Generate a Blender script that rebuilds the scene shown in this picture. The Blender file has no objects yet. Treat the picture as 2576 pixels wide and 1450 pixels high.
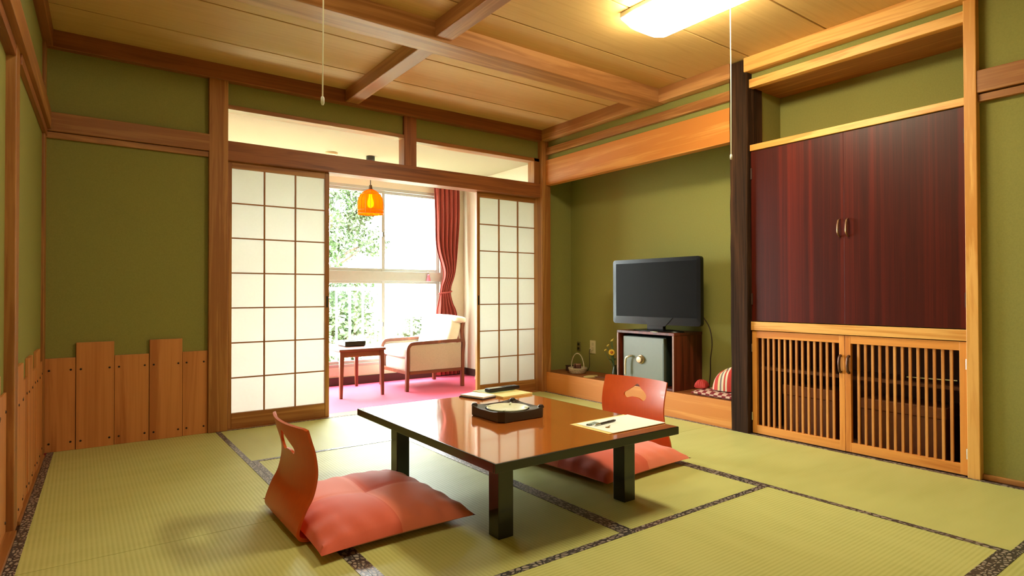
import bpy, bmesh, math, random
from mathutils import Vector, Matrix

random.seed(7)
SC = bpy.context.scene
COL = SC.collection
PI = math.pi

# ------------------------------------------------------------------ camera
cam_d = bpy.data.cameras.new('camera')
cam_d.sensor_fit = 'HORIZONTAL'
cam_d.sensor_width = 36.0
cam_d.lens = 36.0 * 1499.8 / 2576.0
cam_d.clip_start = 0.02
cam = bpy.data.objects.new('camera', cam_d)
COL.objects.link(cam)
YAW, PITCH, ROLL = 0.6306, 0.0110, -0.0023
fw = Vector((math.sin(YAW) * math.cos(PITCH), math.cos(YAW) * math.cos(PITCH), math.sin(PITCH)))
rt = Vector((math.cos(YAW), -math.sin(YAW), 0.0))
up = rt.cross(fw)
r2 = rt * math.cos(ROLL) + up * math.sin(ROLL)
u2 = up * math.cos(ROLL) - rt * math.sin(ROLL)
cam.matrix_world = Matrix(((r2.x, u2.x, -fw.x, 0.1456), (r2.y, u2.y, -fw.y, -4.2), (r2.z, u2.z, -fw.z, 0.8712), (0, 0, 0, 1)))
SC.camera = cam

# ------------------------------------------------------------------ world, exposure, daylight portal
SKY = 42.0
LAMP = 59.0
world = bpy.data.worlds.new('overcast_sky')
SC.world = world
world.use_nodes = True
bg = world.node_tree.nodes['Background']
bg.inputs[0].default_value = (0.93, 1.0, 1.0, 1)
bg.inputs[1].default_value = SKY
SC.view_settings.view_transform = 'Standard'
SC.view_settings.look = 'None'
SC.view_settings.exposure = 0.0
SC.view_settings.gamma = 1.0
SC.view_settings.use_curve_mapping = False
SC.cycles.use_denoising = True
SC.cycles.max_bounces = 7
SC.cycles.diffuse_bounces = 4
SC.cycles.glossy_bounces = 3
SC.cycles.transparent_max_bounces = 8
SC.cycles.use_adaptive_sampling = True
SC.cycles.adaptive_threshold = 0.04
SC.cycles.sample_clamp_indirect = 12.0
SC.cycles.caustics_reflective = False
SC.cycles.caustics_refractive = False
por = bpy.data.lights.new('window_portal', 'AREA')
por.shape = 'RECTANGLE'
por.size, por.size_y = 3.0, 1.8
por.cycles.is_portal = True
po = bpy.data.objects.new('window_portal', por)
COL.objects.link(po)
po.location = (1.84, 1.56, 1.07)
po.rotation_euler = (-PI / 2, 0, 0)

# ------------------------------------------------------------------ mesh helpers
class MB:
    def __init__(s):
        s.v, s.f, s.uv = [], [], None
    def box(s, x0, x1, y0, y1, z0, z1):
        b = len(s.v)
        s.v += [(x0, y0, z0), (x1, y0, z0), (x1, y1, z0), (x0, y1, z0), (x0, y0, z1), (x1, y0, z1), (x1, y1, z1), (x0, y1, z1)]
        s.f += [tuple(b + i for i in q) for q in ((0, 3, 2, 1), (4, 5, 6, 7), (0, 1, 5, 4), (1, 2, 6, 5), (2, 3, 7, 6), (3, 0, 4, 7))]
        return s
    def cyl(s, p0, p1, r0, r1=None, n=12, caps=True):
        r1 = r0 if r1 is None else r1
        return s.tube([p0, p1], [r0, r1], n, caps)
    def tube(s, pts, r, n=8, caps=True):
        pts = [Vector(p) for p in pts]
        rr = r if isinstance(r, (list, tuple)) else [r] * len(pts)
        b = len(s.v)
        prev = None
        for i, p in enumerate(pts):
            d = (pts[min(i + 1, len(pts) - 1)] - pts[max(i - 1, 0)]).normalized()
            if prev is None:
                a = Vector((0, 0, 1)) if abs(d.z) < 0.9 else Vector((1, 0, 0))
                e1 = d.cross(a).normalized()
            else:
                e1 = (prev - d * prev.dot(d)).normalized()
            prev = e1
            e2 = d.cross(e1)
            for k in range(n):
                t = 2 * PI * k / n
                s.v.append(tuple(p + (e1 * math.cos(t) + e2 * math.sin(t)) * rr[i]))
        for i in range(len(pts) - 1):
            for k in range(n):
                a, c = b + i * n + k, b + i * n + (k + 1) % n
                s.f.append((a, c, c + n, a + n))
        if caps:
            s.f.append(tuple(b + k for k in reversed(range(n))))
            s.f.append(tuple(b + (len(pts) - 1) * n + k for k in range(n)))
        return s
    def lathe(s, prof, n=24, c=(0, 0, 0), closed=False):
        b = len(s.v)
        for (r, z) in prof:
            for k in range(n):
                t = 2 * PI * k / n
                s.v.append((c[0] + r * math.cos(t), c[1] + r * math.sin(t), c[2] + z))
        m = len(prof)
        for i in range(m if closed else m - 1):
            j = (i + 1) % m
            for k in range(n):
                k2 = (k + 1) % n
                s.f.append((b + i * n + k, b + i * n + k2, b + j * n + k2, b + j * n + k))
        return s
    def prism(s, poly, z0, z1, fn=None):
        """poly in (a,b), extruded along c from z0 to z1; fn maps (a,b,c)->(x,y,z)"""
        fn = fn or (lambda a, b, c: (a, b, c))
        b0 = len(s.v)
        n = len(poly)
        for z in (z0, z1):
            for (a, b) in poly:
                s.v.append(fn(a, b, z))
        s.f.append(tuple(b0 + i for i in reversed(range(n))))
        s.f.append(tuple(b0 + n + i for i in range(n)))
        for i in range(n):
            j = (i + 1) % n
            s.f.append((b0 + i, b0 + j, b0 + n + j, b0 + n + i))
        return s
    def grid(s, fn, nu, nv):
        b = len(s.v)
        for i in range(nu + 1):
            for j in range(nv + 1):
                s.v.append(tuple(fn(i / nu, j / nv)))
        for i in range(nu):
            for j in range(nv):
                a = b + i * (nv + 1) + j
                s.f.append((a, a + nv + 1, a + nv + 2, a + 1))
        return s
    def mesh(s, name):
        me = bpy.data.meshes.new(name)
        me.from_pydata(s.v, [], s.f)
        bm = bmesh.new()
        bm.from_mesh(me)
        bmesh.ops.recalc_face_normals(bm, faces=bm.faces)
        bm.to_mesh(me)
        bm.free()
        return me
    def build(s, name, mat, parent=None, bevel=0.0, smooth=False, seg=2, label=None):
        return put(name, s.mesh(name), mat, parent, bevel, smooth, seg, label)

def put(name, me, mat, parent=None, bevel=0.0, smooth=False, seg=2, label=None):
    o = bpy.data.objects.new(name, me)
    COL.objects.link(o)
    if mat is not None and not me.materials:
        me.materials.append(mat)
    if parent is not None:
        o.parent = parent
    if smooth:
        for p in me.polygons:
            p.use_smooth = True
        me.set_sharp_from_angle(angle=math.radians(40))
    if bevel:
        m = o.modifiers.new('bevel', 'BEVEL')
        m.width = bevel
        m.segments = seg
        m.limit_method = 'ANGLE'
        m.harden_normals = False
    if label:
        o['label'] = label
    return o

def box(name, x0, x1, y0, y1, z0, z1, mat, parent=None, bevel=0.0, label=None):
    x0, x1 = sorted((x0, x1)); y0, y1 = sorted((y0, y1)); z0, z1 = sorted((z0, z1))
    return MB().box(x0, x1, y0, y1, z0, z1).build(name, mat, parent, bevel, label=label)

def tag(o, label, cat, group=None, kind=None):
    o['label'] = label
    if cat: o['category'] = cat
    if group: o['group'] = group
    if kind: o['kind'] = kind
    return o

def thing(name, label, cat, loc=(0, 0, 0), rz=0.0, group=None, kind=None):
    o = bpy.data.objects.new(name, None)
    o.empty_display_size = 0.1
    COL.objects.link(o)
    o.location = loc
    o.rotation_euler = (0, 0, rz)
    return tag(o, label, cat, group, kind)

def copy_tree(o, parent=None):
    c = o.copy()
    COL.objects.link(c)
    c.parent = parent
    for ch in [x for x in bpy.data.objects if x.parent == o]:
        copy_tree(ch, c)
    return c

# ------------------------------------------------------------------ material helpers
def new_mat(name):
    m = bpy.data.materials.new(name)
    m.use_nodes = True
    nt = m.node_tree
    return m, nt, nt.nodes['Principled BSDF']

def srgb(r, g, b):
    f = lambda c: (c / 255 / 12.92) if c / 255 <= 0.04045 else ((c / 255 + 0.055) / 1.055) ** 2.4
    return (f(r), f(g), f(b), 1)

def N(nt, t, **kw):
    n = nt.nodes.new(t)
    for k, v in kw.items():
        setattr(n, k, v)
    return n

def coords(nt, scale=(1, 1, 1), rand=True, rot=(0, 0, 0)):
    tc = N(nt, 'ShaderNodeTexCoord')
    mp = N(nt, 'ShaderNodeMapping')
    mp.inputs['Scale'].default_value = scale
    mp.inputs['Rotation'].default_value = rot
    if rand:
        oi = N(nt, 'ShaderNodeObjectInfo')
        mu = N(nt, 'ShaderNodeVectorMath', operation='SCALE')
        mu.inputs[0].default_value = (3.1, 7.7, 5.3)
        nt.links.new(oi.outputs['Random'], mu.inputs['Scale'])
        ad = N(nt, 'ShaderNodeVectorMath', operation='ADD')
        nt.links.new(tc.outputs['Object'], ad.inputs[0])
        nt.links.new(mu.outputs[0], ad.inputs[1])
        nt.links.new(ad.outputs[0], mp.inputs['Vector'])
    else:
        nt.links.new(tc.outputs['Object'], mp.inputs['Vector'])
    return mp.outputs['Vector']

def ramp(nt, fac, stops):
    r = N(nt, 'ShaderNodeValToRGB')
    el = r.color_ramp.elements
    while len(el) < len(stops):
        el.new(0.5)
    for e, (p, c) in zip(el, stops):
        e.position = p
        e.color = c
    nt.links.new(fac, r.inputs['Fac'])
    return r.outputs['Color']

def add_bump(nt, bsdf, h, strength, dist=0.002):
    b = N(nt, 'ShaderNodeBump')
    b.inputs['Strength'].default_value = strength
    b.inputs['Distance'].default_value = dist
    nt.links.new(h, b.inputs['Height'])
    nt.links.new(b.outputs['Normal'], bsdf.inputs['Normal'])

def plain(name, col, rough=0.5, metal=0.0, noise=0.0, nscale=40.0, bump=0.0, coat=0.0, sheen=0.0, spec=0.5):
    m, nt, b = new_mat(name)
    b.inputs['Base Color'].default_value = col
    b.inputs['Roughness'].default_value = rough
    b.inputs['Metallic'].default_value = metal
    b.inputs['Coat Weight'].default_value = coat
    b.inputs['Coat Roughness'].default_value = 0.08
    b.inputs['Sheen Weight'].default_value = sheen
    b.inputs['Specular IOR Level'].default_value = spec
    v = coords(nt)
    nz = N(nt, 'ShaderNodeTexNoise')
    nz.inputs['Scale'].default_value = nscale
    nz.inputs['Detail'].default_value = 4
    nt.links.new(v, nz.inputs['Vector'])
    k = max(noise, 0.02)
    lo = tuple(c * (1 - k) for c in col[:3]) + (1,)
    hi = tuple(min(1, c * (1 + k)) for c in col[:3]) + (1,)
    nt.links.new(ramp(nt, nz.outputs['Fac'], [(0.3, lo), (0.7, hi)]), b.inputs['Base Color'])
    if bump:
        add_bump(nt, b, nz.outputs['Fac'], bump)
    return m

def wood(name, c1, c2, axis='z', scale=1.0, rough=0.45, coat=0.0, contrast=(0.35, 0.68), bump=0.08, spec=0.4, ring=14.0, stretch=0.5, distort=0.6):
    m, nt, b = new_mat(name)
    st = {'x': (stretch, 9, 9), 'y': (9, stretch, 9), 'z': (9, 9, stretch)}[axis]
    v = coords(nt, tuple(scale * q for q in st))
    n1 = N(nt, 'ShaderNodeTexNoise')
    n1.inputs['Scale'].default_value = 1.3
    n1.inputs['Detail'].default_value = 5
    n1.inputs['Roughness'].default_value = 0.6
    n1.inputs['Distortion'].default_value = distort
    nt.links.new(v, n1.inputs['Vector'])
    st2 = {'x': (2, 120, 120), 'y': (120, 2, 120), 'z': (120, 120, 2)}[axis]
    v2 = coords(nt, tuple(scale * q for q in st2))
    n2 = N(nt, 'ShaderNodeTexNoise')
    n2.inputs['Scale'].default_value = 1.0
    n2.inputs['Detail'].default_value = 3
    nt.links.new(v2, n2.inputs['Vector'])
    # ring bands
    mu = N(nt, 'ShaderNodeMath', operation='MULTIPLY')
    mu.inputs[1].default_value = ring
    nt.links.new(n1.outputs['Fac'], mu.inputs[0])
    sn = N(nt, 'ShaderNodeMath', operation='SINE')
    nt.links.new(mu.outputs[0], sn.inputs[0])
    a1 = N(nt, 'ShaderNodeMath', operation='MULTIPLY_ADD')
    a1.inputs[1].default_value = 0.16
    nt.links.new(sn.outputs[0], a1.inputs[0])
    nt.links.new(n1.outputs['Fac'], a1.inputs[2])
    a2 = N(nt, 'ShaderNodeMath', operation='MULTIPLY_ADD')
    a2.inputs[1].default_value = 0.35
    nt.links.new(n2.outputs['Fac'], a2.inputs[0])
    nt.links.new(a1.outputs[0], a2.inputs[2])
    a3 = N(nt, 'ShaderNodeMath', operation='SUBTRACT')
    nt.links.new(a2.outputs[0], a3.inputs[0])
    a3.inputs[1].default_value = 0.17
    nt.links.new(ramp(nt, a3.outputs[0], [(contrast[0], c1), (contrast[1], c2)]), b.inputs['Base Color'])
    b.inputs['Roughness'].default_value = rough
    b.inputs['Coat Weight'].default_value = coat
    b.inputs['Coat Roughness'].default_value = 0.06
    b.inputs['Specular IOR Level'].default_value = spec
    if bump:
        add_bump(nt, b, n2.outputs['Fac'], bump, 0.001)
    return m

def emit(name, col, strength):
    m, nt, b = new_mat(name)
    b.inputs['Base Color'].default_value = col
    b.inputs['Emission Color'].default_value = col
    b.inputs['Emission Strength'].default_value = strength
    return m

def thin_glass(name, col=(0.96, 0.98, 0.97, 1), gloss=0.06):
    m, nt, b = new_mat(name)
    nt.nodes.remove(b)
    t = N(nt, 'ShaderNodeBsdfTransparent')
    t.inputs[0].default_value = col
    g = N(nt, 'ShaderNodeBsdfGlossy')
    g.inputs['Roughness'].default_value = 0.02
    mx = N(nt, 'ShaderNodeMixShader')
    mx.inputs[0].default_value = gloss
    nt.links.new(t.outputs[0], mx.inputs[1])
    nt.links.new(g.outputs[0], mx.inputs[2])
    nt.links.new(mx.outputs[0], nt.nodes['Material Output'].inputs['Surface'])
    return m

def translucent(name, col, tcol, mix=0.5):
    m, nt, b = new_mat(name)
    nt.nodes.remove(b)
    d = N(nt, 'ShaderNodeBsdfDiffuse')
    d.inputs[0].default_value = col
    t = N(nt, 'ShaderNodeBsdfTranslucent')
    t.inputs[0].default_value = tcol
    mx = N(nt, 'ShaderNodeMixShader')
    mx.inputs[0].default_value = mix
    v = coords(nt)
    nz = N(nt, 'ShaderNodeTexNoise')
    nz.inputs['Scale'].default_value = 60
    nz.inputs['Detail'].default_value = 6
    nt.links.new(v, nz.inputs['Vector'])
    lo = tuple(c * 0.96 for c in tcol[:3]) + (1,)
    nt.links.new(ramp(nt, nz.outputs['Fac'], [(0.3, lo), (0.7, tcol)]), t.inputs[0])
    nt.links.new(d.outputs[0], mx.inputs[1])
    nt.links.new(t.outputs[0], mx.inputs[2])
    nt.links.new(mx.outputs[0], nt.nodes['Material Output'].inputs['Surface'])
    return m

def two(name, c1, c2, tex, rough=0.7, spec=0.4, sheen=0.0, bump=0.0):
    """tex(nt) returns a factor socket; mixes c1 and c2"""
    m, nt, b = new_mat(name)
    f = tex(nt)
    nt.links.new(ramp(nt, f, [(0.35, c1), (0.65, c2)]), b.inputs['Base Color'])
    b.inputs['Roughness'].default_value = rough
    b.inputs['Specular IOR Level'].default_value = spec
    b.inputs['Sheen Weight'].default_value = sheen
    if bump:
        add_bump(nt, b, f, bump)
    return m

def wave_tex(scale, axis='Y', distort=0.0, detail=0):
    def f(nt):
        v = coords(nt, rand=False)
        w = N(nt, 'ShaderNodeTexWave')
        w.bands_direction = axis
        w.inputs['Scale'].default_value = scale
        w.inputs['Distortion'].default_value = distort
        w.inputs['Detail'].default_value = detail
        nt.links.new(v, w.inputs['Vector'])
        return w.outputs['Fac']
    return f

# palette
P1, P2 = srgb(148, 92, 44), srgb(180, 124, 68)
WZ = wood('cedar_upright', P1, P2, 'z', ring=22)
WX = wood('cedar_along_x', P1, P2, 'x', ring=22)
WY = wood('cedar_along_y', P1, P2, 'y', ring=22)
D1, D2 = srgb(120, 66, 34), srgb(158, 94, 50)
DX = wood('brown_cedar_x', D1, D2, 'x', ring=18)
DY = wood('brown_cedar_y', D1, D2, 'y', ring=18)
DZ = wood('brown_cedar_z', D1, D2, 'z', ring=18)
BEAMX = wood('beam_cedar_x', srgb(164, 110, 64), srgb(196, 142, 90), 'x', ring=12, rough=0.4)
BEAMY = wood('beam_cedar_y', srgb(164, 110, 64), srgb(196, 142, 90), 'y', ring=12, rough=0.4)
CEIL = wood('ceiling_cedar', srgb(196, 156, 96), srgb(212, 175, 114), 'x', ring=30, rough=0.6, contrast=(0.05, 0.95), scale=1.6)
LIGHTY = wood('pale_cypress_y', srgb(205, 140, 66), srgb(228, 172, 96), 'y', ring=26, rough=0.4)
LIGHTZ = wood('pale_cypress_z', srgb(205, 140, 66), srgb(228, 172, 96), 'z', ring=26, rough=0.4)
ORY = wood('orange_lintel_wood', srgb(198, 122, 52), srgb(218, 150, 76), 'y', ring=10, rough=0.4)
BOARD = wood('wainscot_cedar', srgb(172, 102, 50), srgb(202, 132, 74), 'z', ring=16, scale=0.7)
PILLAR = wood('bark_pillar', srgb(28, 17, 10), srgb(96, 62, 40), 'z', ring=9, rough=0.8, spec=0.12, bump=0.5, scale=0.9, contrast=(0.25, 0.75))
def plaster_mat(name, col):
    return plain(name, col, rough=0.85, noise=0.06, nscale=160, bump=0.12, spec=0.2)
GREEN = plaster_mat('moss_green_plaster', srgb(139, 134, 72))
CREAM = plaster_mat('cream_wall', srgb(220, 210, 190))
BLACK = plain('black_lacquer', srgb(24, 20, 18), 0.22, coat=0.4)
WHITE = plain('white_paint', srgb(240, 240, 238), 0.4)
DARKB = plain('dark_brown_base', srgb(62, 38, 30), 0.5)

def piece_set(parent, rows):
    for r in rows:
        box(r[0], *r[1:7], r[7], parent, r[8] if len(r) > 8 else 0.002)

# ------------------------------------------------------------------ room shell
W = 3.557
YF = -4.46
H = 2.35

# floor with tatami
flo = thing('floor', 'tatami floor of woven rush mats with dark cloth borders', 'floor', kind='structure')
box('subfloor', -0.4, 4.05, YF - 0.1, 0.112, -0.16, -0.052, DARKB, flo)
box('floor_edge', W + 0.003, 4.05, YF - 0.1, 0.112, -0.052, -0.001, DARKB, flo)
box('floor_edge', -0.4, -0.001, YF - 0.1, 0.112, -0.052, -0.001, DARKB, flo)
def tatami_mat():
    m, nt, b = new_mat('rush_weave')
    v = coords(nt, rand=False)
    w = N(nt, 'ShaderNodeTexWave')
    w.bands_direction = 'Y'
    w.inputs['Scale'].default_value = 21.0
    w.inputs['Distortion'].default_value = 0.4
    w.inputs['Detail'].default_value = 1
    w.inputs['Detail Scale'].default_value = 30
    nt.links.new(v, w.inputs['Vector'])
    w2 = N(nt, 'ShaderNodeTexWave')
    w2.bands_direction = 'X'
    w2.inputs['Scale'].default_value = 105.0
    w2.inputs['Distortion'].default_value = 1.0
    nt.links.new(v, w2.inputs['Vector'])
    nz = N(nt, 'ShaderNodeTexNoise')
    nz.inputs['Scale'].default_value = 3
    nz.inputs['Detail'].default_value = 5
    nt.links.new(coords(nt, (4, 1, 1)), nz.inputs['Vector'])
    ad = N(nt, 'ShaderNodeMath', operation='MULTIPLY_ADD')
    ad.inputs[1].default_value = 0.55
    nt.links.new(w.outputs['Fac'], ad.inputs[0])
    nt.links.new(nz.outputs['Fac'], ad.inputs[2])
    ad2 = N(nt, 'ShaderNodeMath', operation='MULTIPLY_ADD')
    ad2.inputs[1].default_value = 0.12
    nt.links.new(w2.outputs['Fac'], ad2.inputs[0])
    nt.links.new(ad.outputs[0], ad2.inputs[2])
    nt.links.new(ramp(nt, ad2.outputs[0], [(0.30, srgb(176, 176, 102)), (1.1, srgb(194, 193, 122))]), b.inputs['Base Color'])
    b.inputs['Roughness'].default_value = 0.52
    b.inputs['Specular IOR Level'].default_value = 0.30
    add_bump(nt, b, w.outputs['Fac'], 0.2, 0.001)
    return m
RUSH = tatami_mat()
def heri_tex(nt):
    v = coords(nt, (42, 70, 1), rand=False)
    vo = N(nt, 'ShaderNodeTexVoronoi')
    vo.feature = 'DISTANCE_TO_EDGE'
    vo.inputs['Scale'].default_value = 1.0
    nt.links.new(v, vo.inputs['Vector'])
    mu = N(nt, 'ShaderNodeMath', operation='MULTIPLY')
    mu.inputs[1].default_value = 3.2
    nt.links.new(vo.outputs['Distance'], mu.inputs[0])
    return mu.outputs[0]
HERI = two('patterned_border_cloth', srgb(58, 52, 54), srgb(158, 146, 136), heri_tex, rough=0.34, spec=0.5, bump=0.1)
ML, MW = 1.781, 0.8895
proto_body = MB().box(-ML / 2 + .001, ML / 2 - .001, -MW / 2 + .001, MW / 2 - .001, -0.05, 0.0).mesh('tatami_mat')
proto_body.materials.append(RUSH)
bw = 0.029
b1 = MB().box(-ML / 2 + .001, ML / 2 - .001, -MW / 2 + .0005, -MW / 2 + bw, -0.04, 0.0016).mesh('cloth_border')
b2 = MB().box(-ML / 2 + .001, ML / 2 - .001, MW / 2 - bw, MW / 2 - .0005, -0.04, 0.0016).mesh('cloth_border')
b1.materials.append(HERI); b2.materials.append(HERI)
C = MW
mats = [(C * 2, -C * .5, 0), (C * 1.5, -C - ML / 2, 1), (C * 2.5, -C - ML / 2, 1),
        (C * 2, -C * 3.5, 0), (C * 3.5, -ML / 2, 1), (C * 3.5, -ML * 1.5, 1), (C, -C * 4.5, 0), (C * 3, -C * 4.5, 0)]
def skew(y):
    return -0.006 + 0.030 * y + 0.021      # foot of the left wall is a little out of square
for (y0, y1) in ((0.0, -ML), (-ML, -2 * ML)):
    # left column: the outer long edge follows the wall (local x = along the room, local y = -room x)
    yc = (y0 + y1) / 2
    def strip(xa, xb, z0, z1):
        m_ = MB()
        for z in (z0, z1):
            for (yy, xf) in ((y1 + .001, xa), (y0 - .001, xa), (y0 - .001, xb), (y1 + .001, xb)):
                m_.v.append((yy - yc, -(xf(yy) - C * .5), z))
        m_.f = [(3, 2, 1, 0), (4, 5, 6, 7), (0, 1, 5, 4), (1, 2, 6, 5), (2, 3, 7, 6), (3, 0, 4, 7)]
        return m_
    o = strip(lambda q: skew(q), lambda q: C - .001, -0.05, 0.0).build('tatami_mat', RUSH, flo)
    o.location = (C * .5, yc, 0)
    o.rotation_euler = (0, 0, PI / 2)
    strip(lambda q: skew(q), lambda q: skew(q) + bw + .003, -0.04, 0.0016).build('cloth_border', HERI, o)
    strip(lambda q: C - bw, lambda q: C - .0005, -0.04, 0.0016).build('cloth_border', HERI, o)
for (x, y, r) in mats:
    o = put('tatami_mat', proto_body, None, flo)
    o.location = (x, y, 0)
    o.rotation_euler = (0, 0, PI / 2 * r)
    put('cloth_border', b1, None, o)
    put('cloth_border', b2, None, o)

# ceiling
cei = thing('ceiling', 'low ceiling of pale cedar boards with brown cross beams', 'ceiling', kind='structure')
box('upper_deck', -0.4, W + 0.1, YF - 0.1, 0.1, H + 0.022, H + 0.08, DARKB, cei)
ys_b = [0.0, -0.41, -0.88, -1.25]
ys_f = [-1.30, -1.615, -2.087, -2.56, -3.03, -3.50, -3.97, YF]
for ys in (ys_b, ys_f):
    for a, b in zip(ys, ys[1:]):
        for (x0, x1) in ((-0.25, 1.745), (1.755, W + 0.03)):
            box('ceiling_board', x0 + .001, x1 - .001, b + .005, a - .005, H, H + 0.02, CEIL, cei, 0.002)
box('main_beam', -0.10, W + 0.02, -1.375, -1.20, 2.247, H + 0.02, BEAMX, cei, 0.006, label='broad brown beam crossing the room')
box('cross_beam', 1.70, 1.80, -1.21, 0.0, 2.262, H + 0.02, BEAMY, cei, 0.005)
box('cross_beam', 1.70, 1.80, YF, -1.365, 2.262, H + 0.02, BEAMY, cei, 0.005)

# back wall
wb = thing('wall_back', 'back wall with green plaster, cedar posts, lintel and low board cladding', 'wall', kind='structure')
piece_set(wb, [
    ('plaster_panel', -0.1, 0.86, 0.0, 0.08, 0, H + 0.02, GREEN, 0),
    ('plaster_panel', 0.90, 2.20, 0.012, 0.06, 2.105, H + 0.02, GREEN, 0),
    ('plaster_panel', 2.27, 3.56, 0.012, 0.06, 2.095, H + 0.02, GREEN, 0),
    ('post', 0.818, 0.930, -0.03, 0.095, 0, H, WZ, 0.004),
    ('corner_post', 3.513, 3.612, -0.05, 0.10, 0, H, WZ, 0.004),
    ('transom_post', 2.178, 2.284, -0.012, 0.085, 1.866, H, DZ, 0.003),
    ('transom_post', 3.455, 3.515, -0.008, 0.085, 1.866, 2.10, WZ, 0.003),
    ('lintel', 0.928, 3.515, -0.022, 0.10, 1.746, 1.870, DX, 0.003),
    ('transom_rail', 0.928, 2.18, -0.008, 0.085, 2.080, 2.108, WX, 0.002),
    ('transom_rail', 2.282, 3.515, -0.008, 0.085, 2.068, 2.098, WX, 0.002),
    ('frieze_rail', 0.0, 0.82, -0.036, 0.0, 1.786, 1.893, WX, 0.003),
    ('frieze_molding', 0.0, 0.82, -0.022, 0.0, 1.750, 1.783, WX, 0.002),
    ('ceiling_molding', -0.02, W + 0.02, -0.045, 0.02, 2.252, H + 0.001, DX, 0.004),
    ('threshold', 0.93, 3.513, -0.012, 0.11, -0.05, 0.003, WX, 0.002),
])
nail_me = MB().lathe([(0.0, 0.003), (0.0045, 0.0025), (0.0058, 0.0)], 10).mesh('nail')
nail_me.materials.append(plain('iron_nail', srgb(40, 28, 22), 0.5, metal=0.4))
xs = [0.0, 0.1435, 0.325, 0.50, 0.676, 0.818]
for i in range(5):
    tall = i in (1, 3)
    x0, x1 = xs[i] + .001, xs[i + 1] - .001
    bd = box('wainscot_board', x0, x1, -0.017 if tall else -0.012, 0.0, 0.0, 0.604 if tall else 0.521, BOARD, wb, 0.002)
    for xx in (x0 + .022, x1 - .022):
        for zz in (0.047, 0.453):
            n = put('nail', nail_me, None, bd)
            n.location = (xx, -0.017 if tall else -0.012, zz)
            n.rotation_euler = (PI / 2, 0, 0)

# left wall
wl = thing('wall_left', 'left wall with green plaster, cedar rail and nailed board cladding', 'wall', (-0.006, 0, 0), -0.030, kind='structure')
LP0, LP1 = -1.27, -1.37
piece_set(wl, [
    ('plaster_panel', -0.08, -0.001, LP0 - 0.02, 0.1, 0, H + 0.02, GREEN, 0),
    ('plaster_panel', -0.10, -0.020, YF - 0.15, LP1 + 0.02, 0, 1.81, GREEN, 0),
    ('plaster_panel', -0.10, -0.001, YF - 0.15, LP0 - 0.02, 1.81, H + 0.02, GREEN, 0),
    ('corner_post', -0.03, 0.012, -0.115, 0.0, 0, H, WZ, 0.003),
    ('post', -0.08, 0.012, LP1, LP0, 0, 1.800, WZ, 0.004),
    ('frieze_rail', -0.03, 0.034, YF - .1, -0.036, 1.796, 1.903, WY, 0.003),
    ('frieze_molding', -0.001, 0.018, LP0, -0.036, 1.752, 1.794, DY, 0.002),
    ('door_head', -0.035, 0.010, YF - .1, LP1, 1.752, 1.794, DY, 0.002),
    ('ceiling_molding', -0.02, 0.042, YF - .1, -0.045, 2.252, H + 0.001, DY, 0.004),
    ('base_strip', -0.001, 0.020, LP0, -0.12, 0.0, 0.016, WY, 0.002),
    ('base_strip', -0.035, 0.020, YF - .1, LP1, 0.0, 0.016, WY, 0.002),
])
def side_boards(xb, y_a, y_b, n):
    wd = (y_a - y_b) / n
    for i in range(n):
        tall = i % 2 == 1
        t = 0.013 if tall else 0.009
        ya, yb2 = y_a - i * wd - .001, y_a - (i + 1) * wd + .001
        bd = box('wainscot_board', xb, xb + t, yb2, ya, 0.016, 0.60 if tall else 0.521, BOARD, wl, 0.002)
        for yy in (ya - .024, yb2 + .024):
            for zz in (0.055, 0.453):
                n_ = put('nail', nail_me, None, bd)
                n_.location = (xb + t, yy, zz)
                n_.rotation_euler = (0, PI / 2, 0)
side_boards(-0.001, -0.115, LP0, 6)
side_boards(-0.020, LP1, YF, 16)

# wall behind the camera
wf = thing('wall_front', 'plain green wall behind the viewer with papered sliding doors', 'wall', kind='structure')
box('plaster_panel', -0.4, W + 0.1, YF - 0.08, YF, 0, H + 0.05, GREEN, wf)
box('frieze_rail', 0, W, YF, YF + 0.03, 1.80, 1.90, WX, wf, 0.003)
FUS = plain('fusuma_paper', srgb(226, 214, 180), 0.8, noise=0.04, nscale=20)
for k in range(3):
    pnl = box('sliding_panel', 0.45 + k * 0.9, 1.345 + k * 0.9, YF, YF + 0.02, 0.01, 1.79, FUS, wf, 0.002)
    box('panel_edge', 0.45 + k * 0.9, 0.475 + k * 0.9, YF, YF + 0.026, 0.01, 1.79, BLACK, pnl)
    box('panel_edge', 1.32 + k * 0.9, 1.345 + k * 0.9, YF, YF + 0.026, 0.01, 1.79, BLACK, pnl)

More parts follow.
